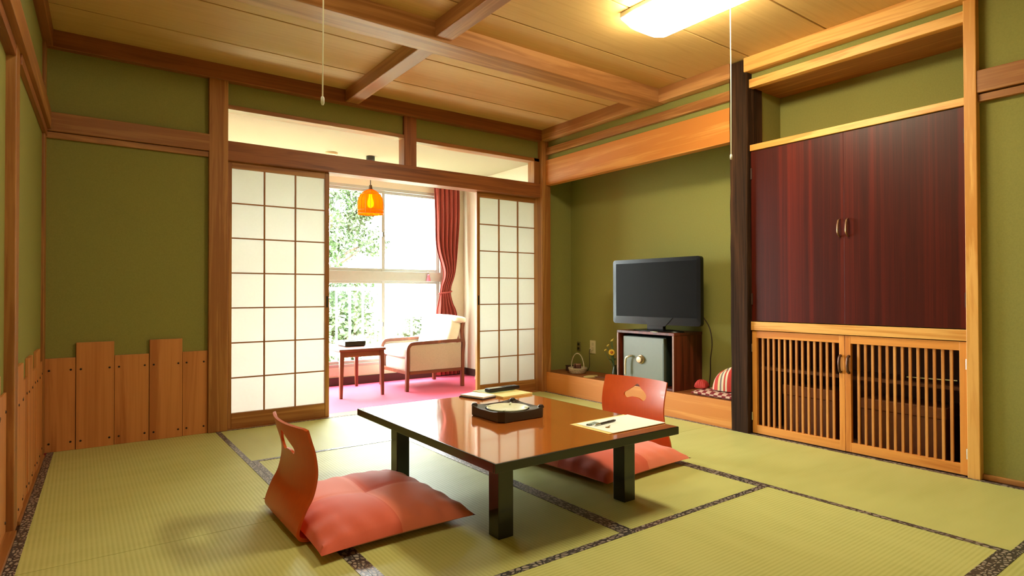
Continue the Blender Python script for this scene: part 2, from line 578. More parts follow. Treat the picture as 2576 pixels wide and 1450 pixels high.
# right wall with alcove
wr = thing('wall_right', 'right wall with alcove, dark pillar, cedar rails and green plaster', 'wall', kind='structure')
XB = 3.93
piece_set(wr, [
    ('plaster_panel', XB, XB + 0.06, -3.4, 0.10, 0, H + 0.05, GREEN, 0),
    ('plaster_panel', 3.60, XB, 0.035, 0.10, 0, H + 0.05, GREEN, 0),
    ('plaster_panel', 3.595, XB, -2.055, -1.965, 0.0, H + 0.05, GREEN, 0),
    ('plaster_panel', 3.585, 3.62, -1.95, 0.0, 2.09, H + 0.05, GREEN, 0),
    ('plaster_panel', 3.585, 3.60, -3.20, -2.04, 2.20, H + 0.05, GREEN, 0),
    ('plaster_panel', 3.588, 3.66, YF - 0.05, -3.225, 0, H + 0.05, GREEN, 0),
    ('alcove_ceiling', 3.56, XB, -1.96, 0.05, 2.31, 2.34, WY, 0),
    ('ceiling_molding', 3.515, 3.60, -1.95, -0.045, 2.252, H + 0.001, BEAMY, 0.004),
    ('ceiling_molding', 3.515, 3.60, YF, -2.05, 2.262, H + 0.001, LIGHTY, 0.004),
    ('frieze_rail', 3.556, 3.60, -1.94, -0.05, 2.128, 2.192, WY, 0.003),
    ('frieze_rail', 3.556, 3.60, -3.19, -2.06, 2.168, 2.222, LIGHTY, 0.003),
    ('alcove_lintel', 3.558, 3.62, -1.94, -0.04, 1.856, 2.082, ORY, 0.003),
    ('recess_soffit', 3.60, XB, -3.24, -2.05, 2.176, 2.20, WY, 0),
    ('recess_floor', 3.575, XB, -3.24, -2.05, 1.770, 1.800, LIGHTY, 0),
    ('end_panel', 3.60, XB, -3.29, -3.235, 0, H, GREEN, 0),
    ('post', 3.545, 3.60, -3.236, -3.186, 0, H, LIGHTZ, 0.003),
    ('frieze_rail', 3.550, 3.60, YF, -3.234, 1.812, 1.917, WY, 0.003),
    ('frieze_molding', 3.562, 3.60, YF, -3.236, 1.772, 1.806, WY, 0.002),
    ('base_strip', 3.575, 3.60, YF, -3.236, 0.0, 0.025, WY, 0.002),
])
plat = box('alcove_platform', 3.575, XB, -1.966, 0.04, 0.0, 0.172, DY, wr, 0.002, label='dark topped alcove platform')
box('platform_front', 3.555, 3.576, -1.94, -0.05, 0.0, 0.176, ORY, plat, 0.002, label='honey coloured front board')
# dark pillar with uneven faces
pb = MB()
secs = []
random.seed(3)
NZ = 26
for i in range(NZ + 1):
    z = 2.345 * i / NZ
    ring = []
    for (dx, dy) in ((0, 0), (0.0, .5), (0, 1), (.012, 1.04), (.06, 1.04), (.06, -.04), (.012, -.04)):
        ring.append((3.528 + dx + random.uniform(-.0015, .0015), -2.058 + 0.116 * dy + random.uniform(-.0025, .0025), z))
    secs.append(ring)
k = len(secs[0])
for ring in secs:
    pb.v += ring
for i in range(NZ):
    for j in range(k):
        a, b = i * k + j, i * k + (j + 1) % k
        pb.f.append((a, b, b + k, a + k))
pb.f.append(tuple(range(k)))
pb.f.append(tuple(NZ * k + j for j in range(k)))
pb.build('alcove_pillar', PILLAR, wr, 0.004, label='dark bark-stained alcove pillar')
box('pillar_backing', 3.585, 3.70, -2.064, -1.95, 0, H, PILLAR, wr, 0.003)

# ------------------------------------------------------------------ sunroom
fs = tag(box('floor', -0.1, 3.60, 0.11, 1.42, -0.06, 0.0, None), 'crimson carpet of the sunroom behind the screens', 'floor', kind='structure')
def carpet_tex(nt):
    nz = N(nt, 'ShaderNodeTexNoise')
    nz.inputs['Scale'].default_value = 350
    nt.links.new(coords(nt), nz.inputs['Vector'])
    return nz.outputs['Fac']
CARPET = two('crimson_carpet', srgb(196, 56, 92), srgb(214, 78, 112), carpet_tex, rough=0.7, spec=0.2, sheen=0.1, bump=0.3)
fs.data.materials.append(CARPET)
cs = tag(box('ceiling', -0.1, 3.66, 0.06, 1.52, 2.10, 2.16, plaster_mat('sunroom_ceiling', srgb(172, 165, 140))), 'cream sunroom ceiling seen through the transom', 'ceiling', kind='structure')
wsr = tag(box('wall_sunroom_right', 3.585, 3.66, 0.10, 1.52, 0, 2.12, CREAM), 'cream side wall of the sunroom beside the red curtain', 'wall', kind='structure')
wsl = tag(box('wall_sunroom_left', -0.16, -0.08, 0.08, 1.52, 0, 2.12, CREAM), 'cream end wall of the sunroom hidden by the left screen', 'wall', kind='structure')
ww = thing('wall_window', 'low cream window wall of the sunroom under the glazing', 'wall', kind='structure')
piece_set(ww, [
    ('wall_panel', -0.1, 3.60, 1.42, 1.52, -0.05, 0.172, CREAM, 0),
    ('wall_panel', -0.1, 3.60, 1.42, 1.52, 1.955, 2.12, CREAM, 0),
    ('wall_panel', -0.1, 0.35, 1.42, 1.52, 0.172, 1.955, CREAM, 0),
    ('wall_panel', 3.335, 3.60, 1.42, 1.52, 0.172, 1.955, CREAM, 0),
])
tag(box('baseboard_window', -0.08, 3.585, 1.405, 1.42, 0, 0.078, DARKB, None, 0.002), 'dark brown baseboard under the sunroom window', 'baseboard', kind='structure')
tag(box('baseboard_right', 3.570, 3.585, 0.10, 1.405, 0, 0.075, DARKB, None, 0.002), 'dark brown baseboard at the foot of the sunroom side wall', 'baseboard', kind='structure')
ALU = plain('silver_aluminium', srgb(176, 178, 174), 0.35, metal=0.0)
GLASS = thin_glass('window_glass')
win = thing('window_1', 'tall aluminium sunroom window in two tiers of sliding panes', 'window', kind='structure')
piece_set(win, [
    ('sill_frame', 0.35, 3.335, 1.425, 1.50, 0.172, 0.200, ALU), ('head_frame', 0.35, 3.335, 1.425, 1.50, 1.925, 1.957, ALU),
    ('side_frame', 0.35, 0.385, 1.425, 1.50, 0.2, 1.925, ALU), ('side_frame', 3.30, 3.335, 1.425, 1.50, 0.2, 1.925, ALU),
    ('transom_bar', 0.385, 3.30, 1.425, 1.50, 1.012, 1.108, ALU)])
for (z0, z1) in ((0.20, 1.012), (1.108, 1.925)):
    for (x0, x1, yy) in ((0.385, 1.28, 1.450), (1.26, 1.92, 1.470), (1.90, 2.668, 1.450), (2.628, 3.30, 1.470)):
        sash = box('sash_stile', x0, x0 + 0.034, yy - .011, yy + .011, z0, z1, ALU, win, 0.002)
        box('sash_stile', x1 - 0.034, x1, yy - .011, yy + .011, z0, z1, ALU, win, 0.002)
        box('sash_rail', x0 + .034, x1 - .034, yy - .010, yy + .010, z0, z0 + 0.030, ALU, win, 0.002)
        box('sash_rail', x0 + .034, x1 - .034, yy - .010, yy + .010, z1 - 0.026, z1, ALU, win, 0.002)
        box('glass_pane', x0 + .032, x1 - .032, yy - .002, yy + .002, z0 + .028, z1 - .024, GLASS, win)
for zz in (0.55, 1.46):
    lk = box('window_latch', 2.636, 2.652, 1.425, 1.440, zz, zz + 0.045, plain('latch_grey', srgb(120, 120, 118), 0.4, metal=0.6), win, 0.003)

# ------------------------------------------------------------------ shoji screens
PAPER = translucent('washi_paper', srgb(196, 189, 150), srgb(230, 229, 222), 0.47)
KUM = wood('shoji_lattice', srgb(150, 96, 52), srgb(178, 122, 70), 'z', ring=20)
KUMX = wood('shoji_lattice_x', srgb(150, 96, 52), srgb(178, 122, 70), 'x', ring=20)
def shoji(label, x0, x1, yc, pull_side):
    t = thing('shoji_screen', label, 'shoji screen', ((x0 + x1) / 2, yc, 0.003), group='sliding paper screens')
    w = (x1 - x0) / 2
    ztop = 1.743
    sw = 0.030
    sl = box('stile', -w, -w + sw, -.015, .015, 0, ztop, WZ, t, 0.002)
    sr = box('stile', w - sw, w, -.015, .015, 0, ztop, WZ, t, 0.002)
    box('top_rail', -w + sw, w - sw, -.014, .014, 1.700, ztop, WX, t, 0.002)
    box('bottom_rail', -w + sw, w - sw, -.014, .014, 0, 0.098, WX, t, 0.002)
    zs = [0.098 + (1.700 - 0.098) * i / 7 for i in range(8)]
    vx = [-w + sw + (2 * w - 2 * sw) * i / 3 for i in range(4)]
    for xx in vx[1:3]:
        box('muntin', xx - .0045, xx + .0045, -.010, .003, 0.098, 1.700, KUM, t)
    for zz in zs[1:7]:
        box('muntin', -w + sw, w - sw, -.009, .002, zz - .0042, zz + .0042, KUMX, t)
    for i in range(3):
        for j in range(7):
            box('paper_pane', vx[i] + .0002, vx[i + 1] - .0002, .0032, .0044, zs[j] + .0002, zs[j + 1] - .0002, PAPER, t)
    px = (w - .021) if pull_side > 0 else (-w + .009)
    box('finger_pull', px, px + .012, -.0165, -.014, 0.78, 0.86, BLACK, t, 0.001)
shoji('left shoji screen of white paper beside the board-clad wall', 0.931, 1.604, 0.030, 1)
shoji('narrower-looking right shoji screen of white paper beside the television alcove', 2.884, 3.556, 0.068, -1)

# ------------------------------------------------------------------ ceiling lamps
def ceiling_lamp(label, loc, lit, cord_xy, cord_len):
    t = thing('ceiling_light', label, 'ceiling light', loc, group='ceiling lights')
    WT = WHITE
    em = emit('lit_acrylic_cover', (1.0, 0.93, 0.64, 1), LAMP * lit)
    MB().box(-0.135, 0.135, -0.345, 0.345, -0.030, 0.0).build('housing', WT, t, 0.006)
    # cover: rounded trough
    prof = []
    for i in range(17):
        a = PI * i / 16
        prof.append((0.137 * math.copysign(abs(math.cos(a)) ** 0.45, math.cos(a)), -0.030 - 0.078 * math.sin(a) ** 0.5))
    mb = MB()
    ny = 14
    for j in range(ny + 1):
        y = -0.35 + 0.70 * j / ny
        e = min(1.0, (min(j, ny - j) / 1.6)) ** 0.5 if 0 < j < ny else 0.0
        for (a, b) in prof:
            mb.v.append((a * (0.86 + 0.14 * e), y, -0.030 + (b + 0.030) * e))
    n = len(prof)
    for j in range(ny):
        for i in range(n - 1):
            q = j * n + i
            mb.f.append((q, q + 1, q + n + 1, q + n))
    mb.build('cover', em, t, smooth=True)
    c = MB().tube([(cord_xy[0], cord_xy[1], -0.03), (cord_xy[0] + .003, cord_xy[1], -cord_len * .5), (cord_xy[0], cord_xy[1], -cord_len)], 0.0022, 6).build('pull_cord', plain('cord_white', srgb(232, 222, 190), 0.6), t, smooth=True)
    MB().lathe([(0, .0), (.004, -.001), (.0055, -.006), (.0055, -.020), (.0035, -.026), (0, -.027)], 12, (cord_xy[0], cord_xy[1], -cord_len)).build('cord_knob', WHITE, c, smooth=True)
    return t
ceiling_lamp('lit white ceiling light with acrylic cover near the alcove pillar', (2.575, -2.365, H), 1.0, (0.150, -0.12), 0.795)
ceiling_lamp('dimmer ceiling light at left with long hanging pull cord', (0.60, -2.375, H), 0.26, (0.149, -0.02), 0.872)

# ------------------------------------------------------------------ low table
TOP = wood('brown_lacquer_top', srgb(186, 100, 40), srgb(204, 118, 52), 'y', ring=8, rough=0.10, coat=1.0, contrast=(0.2, 0.8), bump=0.0, spec=0.6)
tb = thing('low_table', 'low square-legged lacquered table with brown top and black edges', 'table', (1.7085, -2.010, 0))
a, b_ = 0.4635, 0.590
MB().box(-a + .006, a - .006, -b_ + .006, b_ - .006, 0.300, 0.3203).build('table_top', TOP, tb)
fr = MB()
for (x0, x1, y0, y1) in ((-a, a, -b_, -b_ + .012), (-a, a, b_ - .012, b_), (-a, -a + .012, -b_ + .012, b_ - .012), (a - .012, a, -b_ + .012, b_ - .012)):
    box('edge_band', x0, x1, y0, y1, 0.288, 0.320, BLACK, tb, 0.002)
MB().box(-a + .012, a - .012, -b_ + .012, b_ - .012, 0.286, 0.3).build('underside', BLACK, tb)
for sx in (-1, 1):
    for sy in (-1, 1):
        cx, cy = sx * 0.3195, sy * 0.416
        lg = box('leg', cx - .0325, cx + .0325, cy - .0325, cy + .0325, 0.0, 0.288, BLACK, tb, 0.003)

# ------------------------------------------------------------------ legless chairs and cushions
def apply_boolean(o, cutter):
    m = o.modifiers.new('cut', 'BOOLEAN')
    m.operation = 'DIFFERENCE'
    m.solver = 'EXACT'
    m.object = cutter
    dg = bpy.context.evaluated_depsgraph_get()
    me = bpy.data.meshes.new_from_object(o.evaluated_get(dg))
    o.modifiers.clear()
    o.data = me
    bpy.data.objects.remove(cutter)

def catmull(pts, n=8):
    out = []
    P = [pts[0]] + list(pts) + [pts[-1]]
    for i in range(1, len(P) - 2):
        for k in range(n):
            t = k / n
            out.append(tuple(0.5 * ((2 * P[i][d]) + (-P[i - 1][d] + P[i + 1][d]) * t + (2 * P[i - 1][d] - 5 * P[i][d] + 4 * P[i + 1][d] - P[i + 2][d]) * t * t + (-P[i - 1][d] + 3 * P[i][d] - 3 * P[i + 1][d] + P[i + 2][d]) * t ** 3) for d in range(len(pts[0]))))
    out.append(tuple(pts[-1]))
    return out

PLY = wood('orange_bent_plywood', srgb(190, 72, 16), srgb(214, 94, 28), 'z', ring=8, rough=0.38, coat=0.12, contrast=(0.2, 0.8), bump=0.0)
# profile (x forward, z up) at the side edges; seat runs forward along the floor
prof = catmull([(0.40, 0.013), (0.20, 0.013), (0.06, 0.013), (0.018, 0.018), (0.003, 0.034), (0.006, 0.062), (0.027, 0.115), (0.053, 0.165), (0.067, 0.235), (0.060, 0.305), (0.046, 0.355), (0.034, 0.400)], 6)
def legless_chair(label, loc, rz):
    hw, th, nv = 0.216, 0.010, 20
    mb = MB()
    m = len(prof)
    nor = []
    for i in range(m):
        p, q = prof[max(i - 1, 0)], prof[min(i + 1, m - 1)]
        d = Vector((q[0] - p[0], 0, q[1] - p[1])).normalized()
        nor.append(Vector((-d.z, 0, d.x)))        # to the back/under side... flipped by recalc
    def pt(i, j, side):
        s = j / nv * 2 - 1
        x, z = prof[i]
        k = max(0.0, min(1.0, (z - 0.02) / 0.30))
        dish = -0.034 * k * (1 - s * s)
        y = s * hw
        # rounded top corners
        if i > m - 6:
            u = (i - (m - 6)) / 5.0
            if abs(s) > 0.9:
                z -= 0.004 * u
        return Vector((x + dish, y, z)) + nor[i] * (th / 2 * side)
    idx = {}
    for side in (1, -1):
        for i in range(m):
            for j in range(nv + 1):
                idx[(i, j, side)] = len(mb.v)
                mb.v.append(tuple(pt(i, j, side)))
    for side in (1, -1):
        for i in range(m - 1):
            for j in range(nv):
                mb.f.append((idx[i, j, side], idx[i + 1, j, side], idx[i + 1, j + 1, side], idx[i, j + 1, side]))
    for i in range(m - 1):
        for j in (0, nv):
            mb.f.append((idx[i, j, 1], idx[i + 1, j, 1], idx[i + 1, j, -1], idx[i, j, -1]))
    for j in range(nv):
        for i in (0, m - 1):
            mb.f.append((idx[i, j, 1], idx[i, j + 1, 1], idx[i, j + 1, -1], idx[i, j, -1]))
    t = thing('floor_chair', label, 'floor chair', loc, rz, group='legless floor chairs')
    o = mb.build('shell', PLY, t, smooth=False)
    cut = catmull([(-.078, .296), (-.060, .283), (-.030, .292), (.0, .292), (.030, .288), (.055, .278), (.074, .288), (.078, .308), (.060, .326), (.030, .344), (.0, .366), (-.028, .345), (-.058, .324), (-.078, .310), (-.078, .296)], 4)[:-1]
    c = MB().prism(cut, -0.2, 0.3, lambda a, b, c: (c, a, b))
    co = put('cutter', c.mesh('cutter'), PLY)
    co.location = (0, 0, 0)
    o.parent = None
    apply_boolean(o, co)
    o.parent = t
    for p in o.data.polygons:
        p.use_smooth = True
    o.data.set_sharp_from_angle(angle=math.radians(35))
    if not o.data.materials:
        o.data.materials.append(PLY)
    return t
legless_chair('bent plywood floor chair in the foreground with its back to the shoji', (0.765, -1.875, 0), 0.0)
legless_chair('bent plywood floor chair beyond the table facing the viewer', (2.722, -1.890, 0), PI + 0.06)

def cushion_mat(name, c1, c2):
    m, nt, b = new_mat(name)
    tc = N(nt, 'ShaderNodeTexCoord')
    ck = N(nt, 'ShaderNodeTexChecker')
    ck.inputs['Scale'].default_value = 1.0
    mp = N(nt, 'ShaderNodeMapping')
    mp.inputs['Location'].default_value = (10, 10, 0.3)
    mp.inputs['Scale'].default_value = (1, 1, 0.001)
    nt.links.new(tc.outputs['Object'], mp.inputs['Vector'])
    nt.links.new(mp.outputs[0], ck.inputs['Vector'])
    nt.links.new(ramp(nt, ck.outputs['Fac'], [(0.0, c1), (1.0, c2)]), b.inputs['Base Color'])
    nz = N(nt, 'ShaderNodeTexNoise')
    nz.inputs['Scale'].default_value = 400
    nt.links.new(tc.outputs['Object'], nz.inputs['Vector'])
    add_bump(nt, b, nz.outputs['Fac'], 0.15, 0.001)
    b.inputs['Roughness'].default_value = 0.7
    b.inputs['Sheen Weight'].default_value = 0.25
    b.inputs['Specular IOR Level'].default_value = 0.25
    return m
CUSH = cushion_mat('coral_cotton', srgb(216, 96, 74), srgb(230, 124, 100))

def cushion(name, label, cat, loc, rz, hx, hy, h, mat, group=None, seed=1, tilt=0.0, base=0.0):
    rnd = random.Random(seed)
    ph = [rnd.uniform(0, 6.28) for _ in range(8)]
    mb = MB()
    n = 44
    def top(u, v, sgn):
        s, t = u * 2 - 1, v * 2 - 1
        ex, ey = 1 - abs(s) ** 2.6, 1 - abs(t) ** 2.6
        f = max(0.0, ex * ey) ** 0.42
        # pulled-in sides, corners stay out
        px = s * hx * (1 - 0.055 * (1 - t * t) * abs(s) ** 3)
        py = t * hy * (1 - 0.055 * (1 - s * s) * abs(t) ** 3)
        z = f * h
        if sgn > 0:
            r = math.hypot(s, t)
            z *= 1 - 0.16 * math.exp(-(r / 0.28) ** 2)
            z -= 0.0035 * (math.exp(-(s / .035) ** 2) + math.exp(-(t / .035) ** 2)) * f
            edge = (1 - f)
            z += h * 0.10 * edge * f * (math.sin(22 * s + ph[0] + 3 * t) * abs(t) ** 3 + math.sin(19 * t + ph[1] - 2 * s) * abs(s) ** 3) * 2.2
            z += h * 0.035 * f * math.sin(4.3 * s + 3.1 * t + ph[2])
        else:
            z = -f * h * 0.12
        return (px, py, base + 0.014 + z if sgn > 0 else base + 0.014 - 0.012 * min(1, f * 2))
    for sgn in (1, -1):
        mb.grid(lambda u, v, g=sgn: top(u, v, g), n, n)
    me = mb.mesh(name)
    bm = bmesh.new()
    bm.from_mesh(me)
    bmesh.ops.remove_doubles(bm, verts=bm.verts, dist=0.0004)
    bmesh.ops.recalc_face_normals(bm, faces=bm.faces)
    bm.to_mesh(me)
    bm.free()
    o = put(name, me, mat, smooth=True)
    o.location = loc
    o.rotation_euler = (0, tilt, rz)
    return tag(o, label, cat, group)
cushion('floor_cushion', 'coral square cushion on the foreground floor chair', 'cushion', (1.075, -1.935, 0.018), 0.02, 0.298, 0.345, 0.074, CUSH, 'coral seat cushions', 1)
cushion('floor_cushion', 'coral square cushion behind the table legs on the far floor chair', 'cushion', (2.345, -1.955, 0.018), 0.07, 0.325, 0.335, 0.080, CUSH, 'coral seat cushions', 5)

# ------------------------------------------------------------------ things on the low table
ZT = 0.3205
TRAYM = plain('dark_brown_lacquer', srgb(36, 22, 20), 0.35, coat=0.3)
tr = thing('ashtray_tray', 'dark square wooden tray holding a glass dish on the low table', 'tray', (1.728, -1.995, ZT))
hs = 0.126
n = 32
mb = MB()
def sq(i, half):
    a_ = 2 * PI * (i + 0.5) / n
    c_, s_ = math.cos(a_), math.sin(a_)
    m_ = max(abs(c_), abs(s_))
    rr_ = half / m_
    return rr_ * c_, rr_ * s_
rings = []
def addring(pts, z):
    b0 = len(mb.v)
    for (x, y) in pts:
        zz = z(x, y) if callable(z) else z
        mb.v.append((x, y, zz))
    rings.append(b0)
lift = lambda x, y: 0.040 + 0.012 * max(0, (math.hypot(x, y) - 0.135) / 0.043)
addring([sq(i, hs - .004) for i in range(n)], 0.0)
addring([sq(i, hs) for i in range(n)], 0.004)
addring([sq(i, hs) for i in range(n)], lift)
addring([sq(i, hs - .008) for i in range(n)], lambda x, y: lift(x, y) + .001)
cir = lambda r: [(r * math.cos(2 * PI * (i + .5) / n), r * math.sin(2 * PI * (i + .5) / n)) for i in range(n)]
addring(cir(0.100), 0.036)
addring(cir(0.098), 0.010)
for r0, r1 in zip(rings, rings[1:]):
    for i in range(n):
        j = (i + 1) % n
        mb.f.append((r0 + i, r0 + j, r1 + j, r1 + i))
mb.f.append(tuple(rings[-1] + i for i in range(n)))
mb.f.append(tuple(rings[0] + i for i in reversed(range(n))))
mb.build('tray_body', TRAYM, tr, 0.001)
for (sx, sy) in ((1, 1), (1, -1), (-1, 1)):
    MB().lathe([(0, .014), (.010, .012), (.014, .006), (.015, 0)], 14, (sx * 0.108, sy * 0.108, 0.042)).build('corner_knob', TRAYM, tr, smooth=True)
FROST = plain('pale_green_glass', srgb(232, 236, 216), 0.35, coat=0.2, noise=0.08, nscale=30, spec=0.5)
ga = thing('glass_dish', 'pale round glass dish set inside the dark tray', 'dish', (1.728, -1.995, ZT + 0.0105))
MB().lathe([(0.0, .014), (.045, .014), (.066, .017), (.080, .026), (.094, .031), (.0955, .028), (.084, .018), (.076, .002), (.0, .0)], 40).build('bowl', FROST, ga, smooth=True)
for k in range(4):
    a_ = PI / 4 + k * PI / 2
    r_ = MB().box(-.012, .012, -.004, .004, 0, .004).build('rest', FROST, ga, 0.001)
    r_.rotation_euler = (0, 0, a_)
    r_.location = (0.0885 * math.cos(a_), 0.0885 * math.sin(a_), 0.029)

PAPERW = plain('white_paper', srgb(250, 250, 246), 0.6)
PAPERY = plain('pale_yellow_paper', srgb(232, 214, 140), 0.6)
PAPERG = plain('green_printed_cover', srgb(186, 196, 150), 0.4, noise=0.3, nscale=14)
def slab(name, loc, rz, sx, sy, sz, mat, parent=None, bevel=0.0008):
    o = MB().box(-sx / 2, sx / 2, -sy / 2, sy / 2, 0, sz).build(name, mat, parent, bevel)
    o.location = loc
    o.rotation_euler = (0, 0, rz)
    return o
# far pile
t = thing('guest_booklet', 'white booklet with dark spine at the far corner of the low table', 'booklet', (1.885, -1.500, ZT), 0.28)
slab('back_cover', (0, 0, 0), 0, 0.110, 0.165, 0.006, plain('navy_cover', srgb(44, 44, 60), 0.4), t)
slab('pages', (0.004, 0, 0.006), 0, 0.104, 0.160, 0.008, PAPERW, t)
t = thing('guest_folder', 'pale yellow folder lying under the black remote control', 'folder', (2.062, -1.480, ZT), 0.08)
slab('cover', (0, 0, 0), 0, 0.210, 0.270, 0.010, PAPERY, t)
slab('printed_sheet', (-0.01, 0.055, 0.010), 0.04, 0.170, 0.140, 0.001, PAPERG, t)
REM = plain('black_plastic', srgb(28, 26, 26), 0.35)
t = thing('remote_control', 'black remote control resting on the pale yellow folder', 'remote control', (2.085, -1.450, ZT + 0.0115), 0.06)
slab('case', (0, 0, 0), 0, 0.215, 0.052, 0.020, REM, t, 0.005)
slab('label_panel', (-0.055, 0, 0.0195), 0, 0.085, 0.040, 0.001, plain('grey_keypad', srgb(150, 152, 138), 0.3), t)
for i in range(4):
    for j in range(3):
        slab('button', (0.010 + i * 0.02, -0.013 + j * 0.013, 0.0195), 0, 0.011, 0.008, 0.002, plain('button_grey', srgb(90, 90, 90), 0.5) if (i, j) == (0, 0) else bpy.data.materials['button_grey'], t)
# right pile
t = thing('writing_pad', 'cream writing paper under the pen on the near table corner', 'paper', (2.003, -2.418, ZT), 0.03)
slab('under_sheet', (-0.004, 0.006, 0), 0.0, 0.335, 0.222, 0.0025, PAPERY, t)
slab('top_sheet', (0.010, -0.006, 0.0025), -0.02, 0.318, 0.214, 0.0018, PAPERW, t)
CHROME = plain('chrome', srgb(200, 204, 206), 0.15, metal=1.0)
ZP = ZT + 0.0043
t = thing('pen', 'black ballpoint pen with silver clip lying on the cream paper', 'pen', (1.945, -2.395, ZP + 0.0048), 0.12)
MB().tube([(-0.030, 0, 0), (0.062, 0, 0)], 0.0046, 12).build('barrel', BLACK, t, smooth=True)
MB().tube([(-0.068, 0, 0), (-0.060, 0, 0), (-0.030, 0, 0)], [0.0012, 0.0042, 0.0046], 12).build('grip', CHROME, t, smooth=True)
MB().tube([(0.062, 0, 0), (0.074, 0, 0)], [0.0040, 0.0030], 10).build('button', BLACK, t, smooth=True)
MB().box(0.022, 0.064, -.0014, .0014, 0.0042, 0.0056).build('clip', CHROME, t, 0.0004)
t = thing('name_tag', 'clear plastic room tag with dark loop beside the pen', 'tag', (1.888, -2.372, ZP), 0.25)
slab('plate', (0.018, 0, 0), 0, 0.055, 0.024, 0.004, plain('clear_grey_plastic', srgb(170, 186, 184), 0.15, coat=0.5), t, 0.001)
lp = [(-0.012 + 0.014 * math.cos(2 * PI * i / 20), 0.011 * math.sin(2 * PI * i / 20), 0.0025) for i in range(21)]
MB().tube(lp, 0.0016, 6, caps=False).build('loop', BLACK, t, smooth=True)
t = thing('small_key', 'small brass key lying at the edge of the cream paper', 'key', (1.905, -2.452, ZP), 0.5)
MB().lathe([(.004, 0), (.009, 0), (.009, .0022), (.004, .0022)], 16, closed=True).build('bow', plain('brass', srgb(170, 130, 70), 0.3, metal=0.9), t)
MB().box(.008, .034, -.002, .002, 0, .002).build('blade', bpy.data.materials['brass'], t)

# ------------------------------------------------------------------ built-in cupboards
YC0, YC1 = -3.186, -2.066
RED = wood('rosewood_doors', srgb(50, 10, 5), srgb(98, 25, 10), 'z', scale=1.9, ring=10, rough=0.38, coat=0.0, contrast=(0.2, 0.8), bump=0.0, spec=0.3, stretch=0.06, distort=0.1)
INNER = plain('dark_cupboard_inside', srgb(98, 56, 32), 0.7)
BRONZE = plain('aged_bronze', srgb(150, 112, 84), 0.35, metal=0.8)
cu = thing('wall_cupboard', 'upper cupboard with two dark red rosewood doors', 'cupboard', (3.575, (YC0 + YC1) / 2, 0.70))
hw_ = (YC1 - YC0) / 2
box('carcass', 0.012, 0.352, -hw_ + .001, hw_ - .001, 0.001, 1.068, INNER, cu)
for s in (-1, 1):
    y0, y1 = (0.0002, hw_ - .002) if s > 0 else (-hw_ + .002, -0.0002)
    dr = box('door', -0.012, 0.011, y0, y1, 0.003, 1.064, RED, cu, 0.001)
    yy = 0.022 * s
    pts = catmull([(-0.012, yy, 0.585), (-0.030, yy, 0.575), (-0.036, yy, 0.54), (-0.034, yy, 0.505), (-0.014, yy, 0.487)], 5)
    hd = MB().tube(pts, [0.0055 if 3 < i < len(pts) - 4 else 0.004 for i in range(len(pts))], 8).build('handle', BRONZE, dr, smooth=True, label='bowed bronze handle')
    for zz in (0.14, 0.925):
        box('hinge', -0.019, -0.010, s * hw_ - .004 * (s > 0) - .004 * 0 - (.002 if s > 0 else -.002) - .004, s * hw_ - (.002 if s > 0 else -.002) + .004 - .004 * (s > 0), zz - .035, zz + .035, DARKB, dr, 0.001)
box('top_rail', -0.022, 0.022, -hw_, hw_, 1.068, 1.106, LIGHTY, cu, 0.002)

lc = thing('lattice_cupboard', 'lower cupboard with two slatted pale wood doors', 'cupboard', (3.575, (YC0 + YC1) / 2, 0.0))
zc = 0.645
box('back_panel', 0.340, 0.352, -hw_, hw_, 0.0, zc, INNER, lc)
box('side_panel', 0.012, 0.340, -hw_, -hw_ + .015, 0.0, zc, INNER, lc)
box('side_panel', 0.012, 0.340, hw_ - .015, hw_, 0.0, zc, INNER, lc)
box('bottom_panel', 0.0, 0.340, -hw_ + .015, hw_ - .015, 0.0, 0.012, INNER, lc)
box('shelf', 0.06, 0.340, -hw_ + .015, hw_ - .015, 0.395, 0.412, INNER, lc)
MB().cyl((0.05, -0.50, 0.445), (0.05, -0.28, 0.440), 0.004, n=8).build('metal_rod', CHROME, lc, smooth=True)
box('header_rail', -0.022, 0.02, -hw_, hw_, zc, 0.6985, LIGHTY, lc, 0.002)
SLZ = wood('lattice_slat_wood', srgb(186, 118, 56), srgb(214, 150, 82), 'z', ring=20, rough=0.45)
FRY = wood('lattice_frame_wood_y', srgb(196, 118, 48), srgb(222, 148, 70), 'y', ring=16, rough=0.42)
FRZ = wood('lattice_frame_wood_z', srgb(196, 118, 48), srgb(222, 148, 70), 'z', ring=16, rough=0.42)
for s in (-1, 1):
    y0, y1 = (0.0008, hw_ - .003) if s > 0 else (-hw_ + .003, -0.0008)
    st = 0.030
    d = box('door', -0.013, 0.009, y0, y1, 0.598, 0.641, FRY, lc, 0.0015)
    box('bottom_rail', -0.013, 0.009, y0, y1, 0.006, 0.057, FRY, d, 0.0015)
    box('stile', -0.0135, 0.0095, y0, y0 + st, 0.006, 0.641, FRZ, d, 0.0015)
    box('stile', -0.0135, 0.0095, y1 - st, y1, 0.006, 0.641, FRZ, d, 0.0015)
    ia, ib = y0 + st, y1 - st
    gap = (ib - ia) / 14
    for k in range(13):
        yy = ia + gap * (k + 1)
        box('slat', -0.006, 0.006, yy - .0062, yy + .0062, 0.055, 0.600, SLZ, d, 0.001)
    yy = 0.022 * s
    pts = catmull([(-0.014, yy, 0.530), (-0.028, yy, 0.522), (-0.034, yy, 0.485), (-0.028, yy, 0.447), (-0.014, yy, 0.438)], 5)
    MB().tube(pts, 0.0075, 8).build('handle', plain('dark_bronze', srgb(92, 62, 46), 0.4, metal=0.6), d, smooth=True, label='dark bronze bow handle')
    for zz in (0.11, 0.535):
        yo = s * (hw_ - .003)
        MB().cyl((-0.0165, yo, zz - .025), (-0.0165, yo, zz + .025), 0.004, n=8).build('hinge', CHROME, d, smooth=True)
